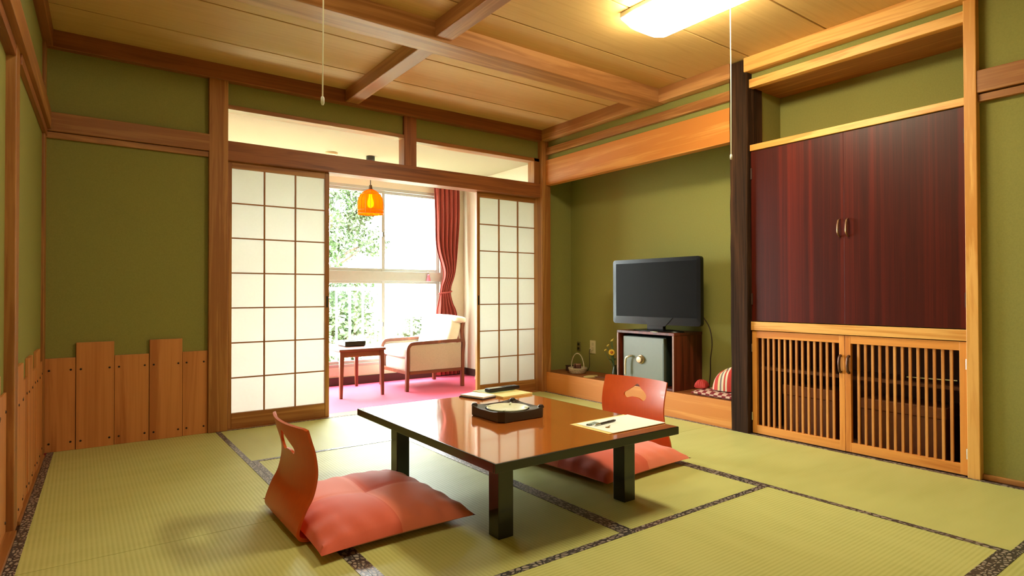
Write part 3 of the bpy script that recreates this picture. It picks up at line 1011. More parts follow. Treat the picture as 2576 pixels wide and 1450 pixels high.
# boxes stored inside
KRAFT = plain('brown_box_wood', srgb(112, 62, 32), 0.6)
for k, (yy, w_, h_, lab) in enumerate(((-2.36, 0.30, 0.30, 'brown storage box inside the lattice cupboard behind the left door'), (-2.86, 0.40, 0.28, 'wide brown storage box inside the lattice cupboard behind the right door'))):
    t = thing('storage_box', lab, 'box', (3.78, yy, 0.0125), group='boxes in the lattice cupboard')
    box('box_body', -0.11, 0.11, -w_ / 2, w_ / 2, 0, h_ * .8, KRAFT, t, 0.004)
    box('lid', -0.114, 0.114, -w_ / 2 - .004, w_ / 2 + .004, h_ * .8, h_, plain('box_lid_brown', srgb(126, 72, 38), 0.6) if k == 0 else bpy.data.materials['box_lid_brown'], t, 0.004)

# ------------------------------------------------------------------ television alcove
ZA = 0.1725
CAB = wood('cabinet_mahogany', srgb(74, 26, 16), srgb(112, 46, 28), 'z', ring=12, rough=0.38)
cb = thing('television_cabinet', 'open-fronted mahogany cabinet under the television', 'cabinet', (3.598, -1.158, ZA))
hy = 0.277
box('side_panel', 0.0, 0.322, -hy, -hy + .018, 0, 0.398, CAB, cb, 0.0015)
box('side_panel', 0.0, 0.322, hy - .018, hy, 0, 0.398, CAB, cb, 0.0015)
box('top_panel', -0.002, 0.324, -hy - .002, hy + .002, 0.398, 0.418, CAB, cb, 0.0015)
box('bottom_panel', 0.0, 0.322, -hy + .018, hy - .018, 0.0, 0.016, CAB, cb, 0.0015)
box('back_panel', 0.312, 0.322, -hy + .018, hy - .018, 0.016, 0.398, CAB, cb)
for yy in (-hy + .0005, hy - .0125):
    box('edge_strip', -0.004, 0.0, yy, yy + .012, 0, 0.398, plain('pale_edge', srgb(150, 110, 96), 0.4) if yy < 0 else bpy.data.materials['pale_edge'], cb)
SAFEM = plain('grey_green_enamel', srgb(104, 112, 98), 0.38)
sf = thing('safe', 'grey-green metal safe with round dial inside the cabinet', 'safe', (3.625, -1.120, ZA + 0.0165))
box('body', 0.022, 0.270, -0.205, 0.205, 0, 0.360, plain('dark_green_metal', srgb(38, 50, 44), 0.4), sf, 0.006)
dr = box('door', 0.0, 0.022, -0.200, 0.203, 0.004, 0.357, SAFEM, sf, 0.005)
o = MB().lathe([(0, .030), (.022, .029), (.026, .024), (.027, .010), (.034, .007), (.035, 0)], 26).build('dial', plain('brass_dial', srgb(176, 150, 116), 0.3, metal=0.7), dr, smooth=True)
o.location = (0.0, 0.018, 0.185); o.rotation_euler = (0, -PI / 2, 0)
hd = MB().tube(catmull([(0, 0.112, 0.205), (-0.026, 0.112, 0.205), (-0.034, 0.118, 0.200), (-0.036, 0.137, 0.190), (-0.036, 0.147, 0.150), (-0.036, 0.147, 0.060)], 5), 0.0085, 10).build('lever_handle', plain('pale_metal', srgb(214, 204, 186), 0.3, metal=0.5), dr, smooth=True)
box('door_hinge', -0.004, 0.004, -0.203, -0.190, 0.04, 0.32, plain('hinge_green', srgb(70, 82, 70), 0.4), dr, 0.001)

tv = thing('television', 'flat black television on the mahogany cabinet', 'television', (3.695, -1.188, ZA + 0.4185), 0.07)
TVB = plain('piano_black', srgb(14, 12, 12), 0.25, spec=0.25)
SCR = plain('dark_screen', srgb(15, 12, 11), 0.35, spec=0.06)
zb = 0.050
def rrect(hx, z0, z1, r, nn=6):
    out = []
    for (cx, cz, a0) in ((hx - r, z0 + r, -PI / 2), (hx - r, z1 - r, 0), (-hx + r, z1 - r, PI / 2), (-hx + r, z0 + r, PI)):
        for i in range(nn + 1):
            a_ = a0 + PI / 2 * i / nn
            out.append((cx + r * math.cos(a_), cz + r * math.sin(a_)))
    return out
MB().prism(rrect(0.398, zb, zb + 0.502, 0.022), 0.0, 0.040, lambda a, b, c: (c - 0.02, a, b)).build('back_shell', TVB, tv, 0.004)
bez = MB()
outer, inner = rrect(0.398, zb, zb + 0.502, 0.022), rrect(0.366, zb + 0.058, zb + 0.472, 0.004)
nn_ = len(outer)
for pts, xx in ((outer, -0.022), (inner, -0.0235), (inner, -0.019), (outer, -0.019)):
    for (a_, c_) in pts:
        bez.v.append((xx, a_, c_))
for i in range(nn_):
    j = (i + 1) % nn_
    for q in range(4):
        bez.f.append((q * nn_ + i, q * nn_ + j, ((q + 1) % 4) * nn_ + j, ((q + 1) % 4) * nn_ + i))
bez.build('bezel', TVB, tv)
box('screen', -0.0215, -0.018, -0.367, 0.367, zb + 0.057, zb + 0.473, SCR, tv)
box('logo_plate', -0.0245, -0.0225, 0.002, 0.042, zb + 0.022, zb + 0.030, CHROME, tv)
lipp = [(-0.17, zb + .056), (0.12, zb + .056), (0.05, zb - .010), (-0.10, zb - .010)]
MB().prism(lipp, -0.027, -0.021, lambda a, b, c: (c, a, b)).build('lower_lip', TVB, tv, 0.001)
MB().box(-0.012, 0.022, -0.075, 0.075, 0.012, zb + 0.02).build('neck', TVB, tv, 0.004)
o = MB().lathe([(0.0, 0.016), (0.10, 0.014), (0.150, 0.008), (0.155, 0.0), (0, 0)], 36).build('base', TVB, tv, smooth=True)
o.scale = (0.62, 1.45, 1.0); o.location = (0.0, -0.02, 0)
cord = catmull([(0.022, -0.36, zb + 0.10), (0.06, -0.40, 0.07), (0.08, -0.415, 0.00), (0.11, -0.405, -0.09), (0.13, -0.38, -0.19), (0.16, -0.36, -0.30), (0.17, -0.34, -0.415)], 6)
MB().tube(cord, 0.0045, 6).build('power_cord', plain('dark_cord', srgb(54, 38, 26), 0.5), tv, smooth=True)
t = thing('leaflet', 'pale leaflet lying on the cabinet below the television screen', 'leaflet', (3.612, -1.205, ZA + 0.4185), -0.15)
slab('sheet', (0, 0, 0), 0, 0.020, 0.150, 0.0015, PAPERW, t, 0.0)
slab('fold', (0.002, 0.002, 0.0015), 0.03, 0.016, 0.140, 0.0012, PAPERY, t, 0.0)

# outlet on the alcove back wall
PL = plain('ivory_plastic', srgb(206, 192, 150), 0.4)
ot = thing('wall_outlet', 'ivory wall outlet with a plugged cord on the alcove wall', 'outlet', (XB, -0.262, 0.335))
box('plate', -0.007, 0.0, -0.035, 0.035, 0.0, 0.118, PL, ot, 0.002)
for zz in (0.030, 0.072):
    box('socket', -0.009, -0.006, -0.012, 0.012, zz, zz + .026, plain('socket_ivory', srgb(186, 170, 128), 0.5) if zz < .05 else bpy.data.materials['socket_ivory'], ot, 0.001)
pg = box('plug', -0.034, -0.009, -0.011, 0.011, 0.032, 0.054, bpy.data.materials['ivory_plastic'], ot, 0.003)
MB().tube(catmull([(-0.034, 0, 0.043), (-0.048, 0, 0.02), (-0.05, -0.004, -0.05), (-0.045, 0.004, -0.12), (-0.05, 0.03, -0.157), (-0.05, 0.10, -0.159)], 5), 0.003, 6).build('cord', bpy.data.materials['dark_cord'], pg, smooth=True)
# dark wall ornament behind the basket
sw = thing('wall_switch', 'small dark two-button switch on the alcove wall', 'switch', (XB, -0.075, 0.345))
box('plate', -0.006, 0.0, -0.022, 0.022, 0.0, 0.085, plain('olive_plate', srgb(104, 92, 50), 0.5), sw, 0.002)
for zz in (0.014, 0.052):
    box('button', -0.011, -0.006, -0.012, 0.012, zz, zz + .020, BLACK, sw, 0.002)

# basket
WICK = plain('pale_wicker', srgb(186, 170, 142), 0.7, noise=0.25, nscale=90, bump=0.4)
bk = thing('wicker_basket', 'small pale wicker basket with a tall handle in the alcove', 'basket', (3.735, -0.268, ZA))
prof_b = [(0.0, 0.004), (0.058, 0.004), (0.066, 0.012), (0.078, 0.05), (0.084, 0.052), (0.084, 0.047), (0.072, 0.006), (0.064, 0.0), (0, 0)]
o = MB().lathe(prof_b, 28).build('bowl', WICK, bk, smooth=True)
for k in range(3):
    rr_ = 0.0705 + k * 0.0055
    MB().tube([(rr_ * math.cos(2 * PI * i / 28), rr_ * math.sin(2 * PI * i / 28), 0.014 + k * .014) for i in range(29)], 0.0035, 5, caps=False).build('woven_ring', WICK, bk, smooth=True)
hp = [(0.0, 0.081 * math.cos(PI * i / 16), 0.05 + 0.125 * math.sin(PI * i / 16)) for i in range(17)]
MB().tube(hp, 0.0045, 6).build('handle', WICK, bk, smooth=True)
TEAB = plain('brown_tea_packet', srgb(86, 44, 30), 0.5)
for k, (dx, dy, rz) in enumerate(((-0.018, 0.016, 0.4), (0.022, -0.004, 1.2), (-0.012, -0.022, 2.0))):
    t = thing('tea_packet', ['brown tea packet standing at the back of the wicker basket', 'brown tea packet leaning in the middle of the wicker basket', 'brown tea packet nearest the outlet in the wicker basket'][k], 'packet', (3.735 + dx, -0.268 + dy, ZA + 0.006), rz, group='packets in the basket')
    MB().prism([(-.024, 0), (.024, 0), (.026, .07), (-.022, .076)], -.006, .006, lambda a, b, c: (a, c, b)).build('pouch', TEAB, t, 0.003)
    MB().box(-.022, .026, -.002, .002, .070, .080).build('seal', plain('packet_seal', srgb(150, 104, 84), 0.5) if k == 0 else bpy.data.materials['packet_seal'], t)
t = thing('wooden_box', 'little dark wooden box beside the wicker basket', 'box', (3.80, -0.085, ZA), 0.2)
slab('box_body', (0, 0, 0), 0, 0.05, 0.05, 0.040, DARKB, t, 0.003)
slab('lid', (0, 0, 0.040), 0, 0.054, 0.054, 0.010, plain('box_lid_dark', srgb(50, 28, 20), 0.4), t, 0.003)
# flat dish
t = thing('paper_fan', 'flat cream paper fan lying on the alcove platform', 'fan', (3.690, -0.560, ZA), 0.3)
fanp = [(0.115 * math.cos(a_), 0.115 * math.sin(a_)) for a_ in [PI * 0.15 + i * PI * 0.7 / 14 for i in range(15)]] + [(0.02 * math.cos(a_), 0.02 * math.sin(a_)) for a_ in [PI * 0.85 - i * PI * 0.7 / 5 for i in range(6)]]
MB().prism(fanp, 0.0, 0.004).build('leaf', plain('fan_cream', srgb(214, 190, 128), 0.6), t)
MB().box(-.006, .006, -.09, .03, 0.0, .006).build('grip', KRAFT, t, 0.001)
# flowers
LEAFM = plain('dark_leaf', srgb(48, 84, 36), 0.5)
VAS = plain('green_glaze', srgb(54, 66, 44), 0.25, coat=0.4)
fv = thing('flower_vase', 'slender green vase with yellow flowers beside the cabinet', 'vase of flowers', (3.765, -0.690, ZA))
MB().lathe([(0, 0), (.022, 0), (.026, .01), (.024, .05), (.014, .09), (.013, .10), (.016, .108), (.013, .108), (.010, .09), (0, .02)], 20).build('vase', VAS, fv, smooth=True)
YEL = plain('yellow_petal', srgb(238, 190, 40), 0.5)
ORG = plain('orange_core', srgb(170, 96, 16), 0.7)
BUDM = plain('pale_yellow_bud', srgb(206, 178, 70), 0.5)
def stem_tip(dx, dy, dz):
    pts = catmull([(0, 0, .06), (dx * .35, dy * .3, dz * .5), (dx, dy, dz)], 6)
    return MB().tube(pts, 0.0022, 5).build('stem', LEAFM, fv, smooth=True)
s_ = stem_tip(-0.02, 0.015, 0.210)
fc = Vector((-0.024, 0.012, 0.216))
fd = Vector((-0.75, -0.62, 0.12)).normalized()
e1 = fd.cross(Vector((0, 0, 1))).normalized()
e2 = e1.cross(fd)
q_ = MB().lathe([(0, .010), (.008, .009), (.012, .004), (.012, 0)], 14).build('flower_core', ORG, s_, smooth=True)
q_.matrix_local = Matrix.Translation(fc) @ fd.to_track_quat('Z', 'Y').to_matrix().to_4x4()
for k in range(14):
    a_ = 2 * PI * k / 14
    d_ = e1 * math.cos(a_) + e2 * math.sin(a_)
    w_ = fd.cross(d_) * 0.0062
    p0, p1, p2 = fc + d_ * 0.008, fc + d_ * 0.019 + fd * 0.003, fc + d_ * 0.029
    mb = MB()
    mb.v = [tuple(v) for v in (p0 - w_ * .5, p0 + w_ * .5, p1 + w_, p2, p1 - w_, p1 - fd * .002)]
    mb.f = [(0, 1, 2, 3, 4), (0, 5, 1), (1, 5, 2), (2, 5, 3), (3, 5, 4), (4, 5, 0)]
    mb.build('petal', YEL, s_)
for (dx, dy, dz) in ((-0.005, 0.085, 0.262), (0.0, 0.045, 0.305), (-0.01, 0.020, 0.312), (0.01, 0.130, 0.222), (0.02, 0.06, 0.20)):
    st_ = stem_tip(dx, dy, dz)
    q_ = MB().lathe([(0, 0), (.006, .004), (.0075, .012), (.004, .026), (0, .030)], 10).build('bud', BUDM if dz > .21 else LEAFM, st_, smooth=True)
    q_.location = (dx, dy, dz - .004)
    q_.rotation_euler = (0.5 + dy * 4, 0.2, 0)
for (dx, dy, dz, rz) in ((-0.03, 0.0, 0.17, .3), (-0.02, 0.03, 0.14, 1.2), (-0.012, -0.02, 0.15, 2.4), (-0.03, 0.02, 0.12, -.6)):
    mb = MB()
    L_ = 0.05
    mb.v = [(0, 0, 0), (.010, L_ * .4, .004), (0, L_, -.006), (-.010, L_ * .4, .004), (0, L_ * .45, -.001)]
    mb.f = [(0, 1, 4), (1, 2, 4), (2, 3, 4), (3, 0, 4)]
    o = mb.build('leaf', LEAFM, fv)
    o.location = (dx * .4, dy * .5, dz); o.rotation_euler = (0.6, 0.2, rz)

# striped cushion pile near the pillar
def stripe(nt):
    tc = N(nt, 'ShaderNodeTexCoord')
    sp = N(nt, 'ShaderNodeSeparateXYZ')
    nt.links.new(tc.outputs['Object'], sp.inputs[0])
    m1 = N(nt, 'ShaderNodeMath', operation='MULTIPLY_ADD')
    m1.inputs[1].default_value = 9.5
    m1.inputs[2].default_value = 0.5
    nt.links.new(sp.outputs['Y'], m1.inputs[0])
    fr_ = N(nt, 'ShaderNodeMath', operation='FRACT')
    nt.links.new(m1.outputs[0], fr_.inputs[0])
    return fr_.outputs[0]
m, nt, bs = new_mat('striped_cotton')
rp = N(nt, 'ShaderNodeValToRGB')
rp.color_ramp.interpolation = 'CONSTANT'
cols = [(0.0, srgb(186, 46, 34)), (0.22, srgb(216, 200, 172)), (0.34, srgb(186, 56, 40)), (0.46, srgb(214, 198, 168)), (0.60, srgb(116, 92, 96)), (0.72, srgb(206, 184, 132)), (0.88, srgb(176, 60, 44))]
while len(rp.color_ramp.elements) < len(cols):
    rp.color_ramp.elements.new(0.5)
for e, (p, c) in zip(rp.color_ramp.elements, cols):
    e.position = p; e.color = c
nt.links.new(stripe(nt), rp.inputs['Fac'])
nt.links.new(rp.outputs['Color'], bs.inputs['Base Color'])
bs.inputs['Roughness'].default_value = 0.8
STRIPE = m
def plaid(nt):
    v = coords(nt, (32, 32, 0.01), rand=False)
    ck = N(nt, 'ShaderNodeTexChecker')
    ck.inputs['Scale'].default_value = 1.0
    nt.links.new(v, ck.inputs['Vector'])
    return ck.outputs['Fac']
PLAID = two('plaid_cotton', srgb(120, 26, 30), srgb(196, 160, 140), plaid, rough=0.8)
cushion('plaid_pad', 'flat red plaid pad under the striped bag by the pillar', 'pad', (3.735, -1.752, ZA), 0.0, 0.135, 0.185, 0.030, PLAID, seed=8)
# bag: dome with folded corner
mb = MB()
def bagf(u, v):
    a_ = 2 * PI * u
    ph = PI / 2 * v
    rr = (math.cos(ph) ** 0.75) if v < 1 else 0.0
    sx = 0.085 * rr * (1 + 0.05 * math.sin(3 * a_))
    sy = 0.135 * rr * (1 + 0.04 * math.sin(5 * a_ + 1))
    z = 0.148 * math.sin(ph) ** 0.8 + 0.012 * math.sin(a_ * 2 + 0.5) * math.sin(ph)
    return (sx * math.cos(a_), sy * math.sin(a_) - 0.03 * (z / 0.14), max(0, z))
mb.grid(bagf, 40, 14)
me = mb.mesh('striped_bag')
bm = bmesh.new(); bm.from_mesh(me)
bmesh.ops.remove_doubles(bm, verts=bm.verts, dist=0.0005)
bmesh.ops.recalc_face_normals(bm, faces=bm.faces)
bm.to_mesh(me); bm.free()
o = put('striped_bag', me, STRIPE, smooth=True)
o.location = (3.735, -1.795, ZA + 0.046)
tag(o, 'rounded red and cream striped cloth bag beside the dark pillar', 'bag')
cushion('red_pouch', 'small red cloth pouch at the left end of the plaid pad', 'pouch', (3.690, -1.600, ZA + 0.040), 0.3, 0.045, 0.040, 0.045, plain('red_cloth', srgb(176, 44, 38), 0.8), seed=11)

# ------------------------------------------------------------------ sunroom furniture
TEAK = wood('teak_frame', srgb(108, 56, 36), srgb(138, 78, 52), 'z', ring=10, rough=0.4)
TEAKX = wood('teak_frame_x', srgb(116, 62, 40), srgb(146, 86, 58), 'x', ring=10, rough=0.35)
st_ = thing('side_table', 'small teak side table by the sunroom window', 'table', (2.120, 0.980, 0))
MB().box(-0.208, 0.208, -0.325, 0.325, 0.392, 0.414).build('table_top', TEAKX, st_, 0.005)
for (x0, x1, y0, y1) in ((-.17, .17, -.302, -.284), (-.17, .17, .284, .302), (-.185, -.167, -.284, .284), (.167, .185, -.284, .284)):
    box('apron', x0, x1, y0, y1, 0.343, 0.392, TEAKX, st_, 0.001)
for sx in (-1, 1):
    for sy in (-1, 1):
        lgm = MB()
        x_, y_ = sx * 0.178, sy * 0.293
        x2, y2 = sx * 0.186, sy * 0.300
        for (xx, yy, zz, hh) in ((x2, y2, 0.0, .0115), (x_, y_, 0.392, .019)):
            lgm.v += [(xx - hh, yy - hh, zz), (xx + hh, yy - hh, zz), (xx + hh, yy + hh, zz), (xx - hh, yy + hh, zz)]
        lgm.f = [(3, 2, 1, 0), (4, 5, 6, 7), (0, 1, 5, 4), (1, 2, 6, 5), (2, 3, 7, 6), (3, 0, 4, 7)]
        lgm.build('leg', TEAK, st_, 0.002)
ab = thing('black_ashtray', 'black square ashtray on the teak side table', 'ashtray', (2.145, 0.990, 0.4145))
BG = plain('black_green_plastic', srgb(22, 32, 28), 0.25, coat=0.4)
mb = MB()
hs2 = 0.095
pr = [(hs2 - .008, 0), (hs2, .004), (hs2, .046), (hs2 - .012, .048), (hs2 - .024, .044), (hs2 - .026, .014)]
for (hh, zz) in pr:
    mb.v += [(-hh, -hh, zz), (hh, -hh, zz), (hh, hh, zz), (-hh, hh, zz)]
for i in range(len(pr) - 1):
    for j in range(4):
        a_, c_ = i * 4 + j, i * 4 + (j + 1) % 4
        mb.f.append((a_, c_, c_ + 4, a_ + 4))
mb.f += [(3, 2, 1, 0), tuple((len(pr) - 1) * 4 + j for j in range(4))]
mb.build('tray_body', BG, ab, 0.003)
MB().lathe([(0, .016), (.045, .016), (.055, .034), (.060, .052), (.056, .052), (.050, .034), (.040, .020), (0, .020)], 24).build('glass_insert', FROST, ab, smooth=True)

# armchair faces -x, side towards the viewer
FAB = plain('oatmeal_weave', srgb(184, 172, 154), 0.9, noise=0.12, nscale=220, bump=0.3, sheen=0.2)
FABW = plain('white_cushion_cloth', srgb(236, 230, 216), 0.9, noise=0.05, nscale=120, bump=0.2, sheen=0.2)
ac = thing('armchair', 'teak framed armchair with pale upholstery in the sunroom', 'armchair', (2.840, 0.965, 0))
def ribbon(pts, w, d):
    """bar of rectangular section following pts in (x,z); w along the in-plane normal, d along y"""
    mb_ = MB()
    P_ = [Vector((p[0], p[1])) for p in pts]
    for i, p in enumerate(P_):
        t_ = (P_[min(i + 1, len(P_) - 1)] - P_[max(i - 1, 0)]).normalized()
        n_ = Vector((-t_.y, t_.x))
        for (a_, c_) in ((1, -1), (1, 1), (-1, 1), (-1, -1)):
            q = p + n_ * (w / 2 * a_)
            mb_.v.append((q.x, d / 2 * c_, q.y))
    m_ = len(P_)
    for i in range(m_ - 1):
        for j in range(4):
            a_, c_ = i * 4 + j, i * 4 + (j + 1) % 4
            mb_.f.append((a_, c_, c_ + 4, a_ + 4))
    mb_.f += [(3, 2, 1, 0), tuple((m_ - 1) * 4 + j for j in range(4))]
    return mb_
front = catmull([(-0.298, 0.0), (-0.294, 0.12), (-0.292, 0.30), (-0.290, 0.375), (-0.272, 0.412), (-0.235, 0.428), (-0.10, 0.432), (0.12, 0.436), (0.285, 0.438)], 5)
rear = catmull([(0.282, 0.0), (0.282, 0.15), (0.284, 0.30), (0.294, 0.40), (0.286, 0.46), (0.280, 0.54), (0.292, 0.612)], 4)
for s in (-1, 1):
    y_ = s * 0.278
    o = ribbon(front, 0.030, 0.032).build('arm', TEAK, ac, 0.004); o.location = (0, y_, 0)
    o = ribbon(rear, 0.032, 0.032).build('rear_leg', TEAK, ac, 0.004); o.location = (0, y_, 0)
    box('side_rail', -0.275, 0.268, y_ - .012, y_ + .012, 0.150, 0.178, TEAKX, ac, 0.002)
    box('side_panel', -0.272, 0.265, y_ - .010, y_ + .010, 0.178, 0.418, FAB, ac, 0.006)
box('front_rail', -0.292, -0.268, -0.262, 0.262, 0.150, 0.185, TEAKX, ac, 0.002)
box('rear_rail', 0.262, 0.284, -0.262, 0.262, 0.150, 0.185, TEAKX, ac, 0.002)
def soft_box(x0, x1, y0, y1, z0, z1, bulge, n=14):
    bm_ = bmesh.new()
    bmesh.ops.create_cube(bm_, size=2)
    bmesh.ops.subdivide_edges(bm_, edges=bm_.edges, cuts=n, use_grid_fill=True)
    for v in bm_.verts:
        x, y, z = v.co
        k_ = lambda a_, b_: (1 - abs(a_) ** 2.5) * (1 - abs(b_) ** 2.5)
        r_ = (abs(x) ** 8 + abs(y) ** 8 + abs(z) ** 8) ** (1 / 8)
        px, py, pz = x / r_, y / r_, z / r_
        px += math.copysign(bulge * k_(y, z), px) * (abs(px) > .6)
        pz += math.copysign(bulge * k_(x, y), pz) * (abs(pz) > .6)
        py += math.copysign(bulge * k_(x, z), py) * (abs(py) > .6)
        v.co = ((x0 + x1) / 2 + px * (x1 - x0) / 2, (y0 + y1) / 2 + py * (y1 - y0) / 2, (z0 + z1) / 2 + pz * (z1 - z0) / 2)
    bmesh.ops.recalc_face_normals(bm_, faces=bm_.faces)
    me_ = bpy.data.meshes.new('soft')
    bm_.to_mesh(me_); bm_.free()
    return me_
put('seat_base', soft_box(-0.285, 0.26, -0.258, 0.258, 0.165, 0.300, 0.02), FAB, ac, smooth=True)
put('seat_cushion', soft_box(-0.300, 0.20, -0.258, 0.258, 0.290, 0.400, 0.06), FABW, ac, smooth=True)
o = put('back_cushion', soft_box(-0.075, 0.075, -0.262, 0.262, -0.16, 0.165, 0.12), FABW, ac, smooth=True)
o.location = (0.185, 0, 0.490); o.rotation_euler = (0, 0.34, 0)
o = put('head_roll', soft_box(-0.085, 0.075, -0.268, 0.268, -0.035, 0.035, 0.18), FABW, ac, smooth=True)
o.location = (0.262, 0, 0.632); o.rotation_euler = (0, 0.16, 0)

# curtain
CUR = plain('brick_red_cloth', srgb(154, 62, 52), 0.85, noise=0.08, nscale=60, bump=0.1, sheen=0.15)
cu2 = thing('curtain', 'brick red curtain tied back beside the sunroom window', 'curtain', (3.335, 1.345, 0.02))
ctl = [(2.015, -.150, .150), (1.70, -.140, .150), (1.36, -.128, .128), (1.09, -.045, .100), (0.94, -.075, .055), (0.86, -.088, .048), (0.76, -.105, .075), (0.65, -.125, .122), (0.40, -.130, .140), (0.0, -.130, .145)]
ctl = catmull(ctl, 5)
mb = MB()
nf = 72
for (z, a_, c_) in ctl:
    pin = 1 - 0.65 * math.exp(-((z - 0.88) / 0.14) ** 2)
    for j in range(nf + 1):
        u = j / nf
        x = a_ + (c_ - a_) * u
        y = 0.020 * pin * math.sin(u * 2 * PI * 5.5 + 0.5) + 0.008 * pin * math.sin(u * 2 * PI * 11 + z * 3)
        mb.v.append((x, y, z))
for i in range(len(ctl) - 1):
    for j in range(nf):
        q = i * (nf + 1) + j
        mb.f.append((q, q + 1, q + nf + 2, q + nf + 1))
o = mb.build('cloth', CUR, cu2, smooth=True)
sol = o.modifiers.new('thick', 'SOLIDIFY'); sol.thickness = 0.003
tbp = [(-0.02 + 0.074 * math.cos(2 * PI * i / 24), 0.030 * math.sin(2 * PI * i / 24), 0.875 + 0.012 * math.cos(2 * PI * i / 24)) for i in range(25)]
MB().tube(tbp, 0.009, 8, caps=False).build('tieback', plain('rust_tieback', srgb(150, 58, 50), 0.8), cu2, smooth=True)
crl = thing('curtain_rail', 'white curtain rail above the sunroom window', 'curtain rail', (0, 1.345, 2.045))
MB().box(0.30, 3.52, -.012, .012, 0, .018).build('track', WHITE, crl, 0.002)
for xx in (0.5, 1.3, 2.1, 2.9, 3.45):
    MB().box(xx - .012, xx + .012, -.008, .075, .018, .030).build('bracket', WHITE, crl, 0.001)
t = thing('curtain_tassel', 'small pink tassel hooked on the window bar beside the curtain', 'tassel', (3.150, 1.412, 1.010))
MB().lathe([(0, .078), (.010, .074), (.014, .064), (.011, .056), (.020, .030), (.024, .004), (.0, .0)], 16).build('skirt', plain('rose_pink_yarn', srgb(226, 120, 140), 0.9), t, smooth=True)
MB().tube([(0, 0, .076), (0, 0.004, .098), (0, 0.013, .100)], .003, 6).build('hook', CHROME, t, smooth=True)

# pendant lamp
AMB = translucent('amber_shade', (0.62, 0.19, 0.01, 1), (0.88, 0.26, 0.01, 1), 0.6)
_nt = AMB.node_tree
_o = _nt.nodes['Material Output']
_prev = _o.inputs['Surface'].links[0].from_socket
_tr = N(_nt, 'ShaderNodeBsdfTransparent')
_tr.inputs[0].default_value = (1.0, 0.42, 0.04, 1)
_mx = N(_nt, 'ShaderNodeMixShader')
_mx.inputs[0].default_value = 0.3
_nt.links.new(_prev, _mx.inputs[1])
_nt.links.new(_tr.outputs[0], _mx.inputs[2])
_nt.links.new(_mx.outputs[0], _o.inputs['Surface'])
pn = thing('pendant_lamp', 'lit amber pendant lamp hanging in the sunroom', 'pendant lamp', (2.245, 0.80, 0))
MB().lathe([(0, 2.10), (.038, 2.10), (.038, 2.062), (.030, 2.055), (0, 2.055)], 20).build('canopy', BLACK, pn, smooth=True)
MB().tube([(0, 0, 2.056), (0, 0, 1.80)], 0.004, 6).build('cord', bpy.data.materials['dark_cord'], pn, smooth=True)
MB().lathe([(0, 1.845), (.012, 1.845), (.020, 1.80), (.020, 1.765), (.0, 1.765)], 16).build('socket', plain('dark_socket', srgb(90, 70, 40), 0.5), pn, smooth=True)
shade = [(.020, 1.808), (.034, 1.800), (.060, 1.785), (.086, 1.760), (.103, 1.728), (.109, 1.695), (.110, 1.640), (.110, 1.585)]
sh = MB().lathe(shade, 40).build('shade', AMB, pn, smooth=True)
s2 = sh.modifiers.new('thick', 'SOLIDIFY'); s2.thickness = 0.002
for (r_, z_) in ((.112, 1.618), (.1125, 1.588), (.088, 1.760)):
    MB().tube([(r_ * math.cos(2 * PI * i / 32), r_ * math.sin(2 * PI * i / 32), z_) for i in range(33)], 0.0022, 5, caps=False).build('hoop', plain('amber_wire', srgb(176, 110, 30), 0.5) if z_ == 1.618 else bpy.data.materials['amber_wire'], pn, smooth=True)
for k in range(16):
    a_ = 2 * PI * k / 16
    MB().tube([((r + .001) * math.cos(a_), (r + .001) * math.sin(a_), z) for (r, z) in shade], 0.0013, 4).build('rib', bpy.data.materials['amber_wire'], pn, smooth=True)
MB().lathe([(0, 1.768), (.013, 1.762), (.016, 1.735), (.026, 1.705), (.030, 1.680), (.024, 1.655), (.010, 1.643), (0, 1.641)], 20).build('bulb', emit('warm_bulb', (1.0, 0.72, 0.26, 1), 60.0), pn, smooth=True)
# smoke detector on the sunroom ceiling
sd = thing('smoke_detector', 'round cream smoke detector on the sunroom ceiling', 'smoke detector', (1.915, 0.860, 2.0995))
MB().lathe([(0, 0), (.052, 0), (.052, -.008), (.044, -.018), (.018, -.022), (0, -.022)], 28).build('housing', plain('detector_cream', srgb(206, 192, 150), 0.5), sd, smooth=True)
MB().lathe([(0, -.022), (.010, -.022), (.010, -.027), (0, -.028)], 14).build('sensor', plain('detector_grey', srgb(150, 140, 110), 0.4), sd, smooth=True)
# loose white cable by the wall
cbl = catmull([(3.545, 1.02, 0.004), (3.53, 0.99, 0.03), (3.50, 0.97, 0.062), (3.455, 0.96, 0.05), (3.44, 0.955, 0.005)], 6)
tag(MB().tube(cbl, 0.006, 8).build('cable', WHITE, smooth=True), 'short loop of white cable on the carpet behind the armchair', 'cable')

# ------------------------------------------------------------------ outside
CONC = plain('pale_concrete', srgb(200, 198, 190), 0.9)
tag(box('balcony_floor', -2.5, 6.0, 1.52, 2.45, -0.22, -0.06, CONC), 'pale concrete balcony slab outside the window', 'balcony', kind='structure')
rl = thing('balcony_railing', 'white metal balcony railing outside the sunroom window', 'railing', (0, 2.38, -0.06))
RW = plain('white_rail_paint', srgb(236, 236, 232), 0.4)
box('top_rail', -2.4, 5.9, -.025, .025, 0.98, 1.02, RW, rl, 0.004)
box('bottom_rail', -2.4, 5.9, -.015, .015, 0.10, 0.13, RW, rl, 0.003)
bal = MB().box(-.010, .010, -.010, .010, 0.13, 0.98).mesh('baluster')
bal.materials.append(RW)
for k in range(52):
    o = put('baluster', bal, None, rl)
    o.location = (-2.3 + k * 0.155, 0, 0)
tag(box('ground', -40, 60, 2.6, 60, -4.2, -4.0, plain('garden_ground', srgb(96, 112, 60), 0.95, noise=0.3, nscale=1.5)), 'green garden ground below the balcony', 'ground', kind='structure')
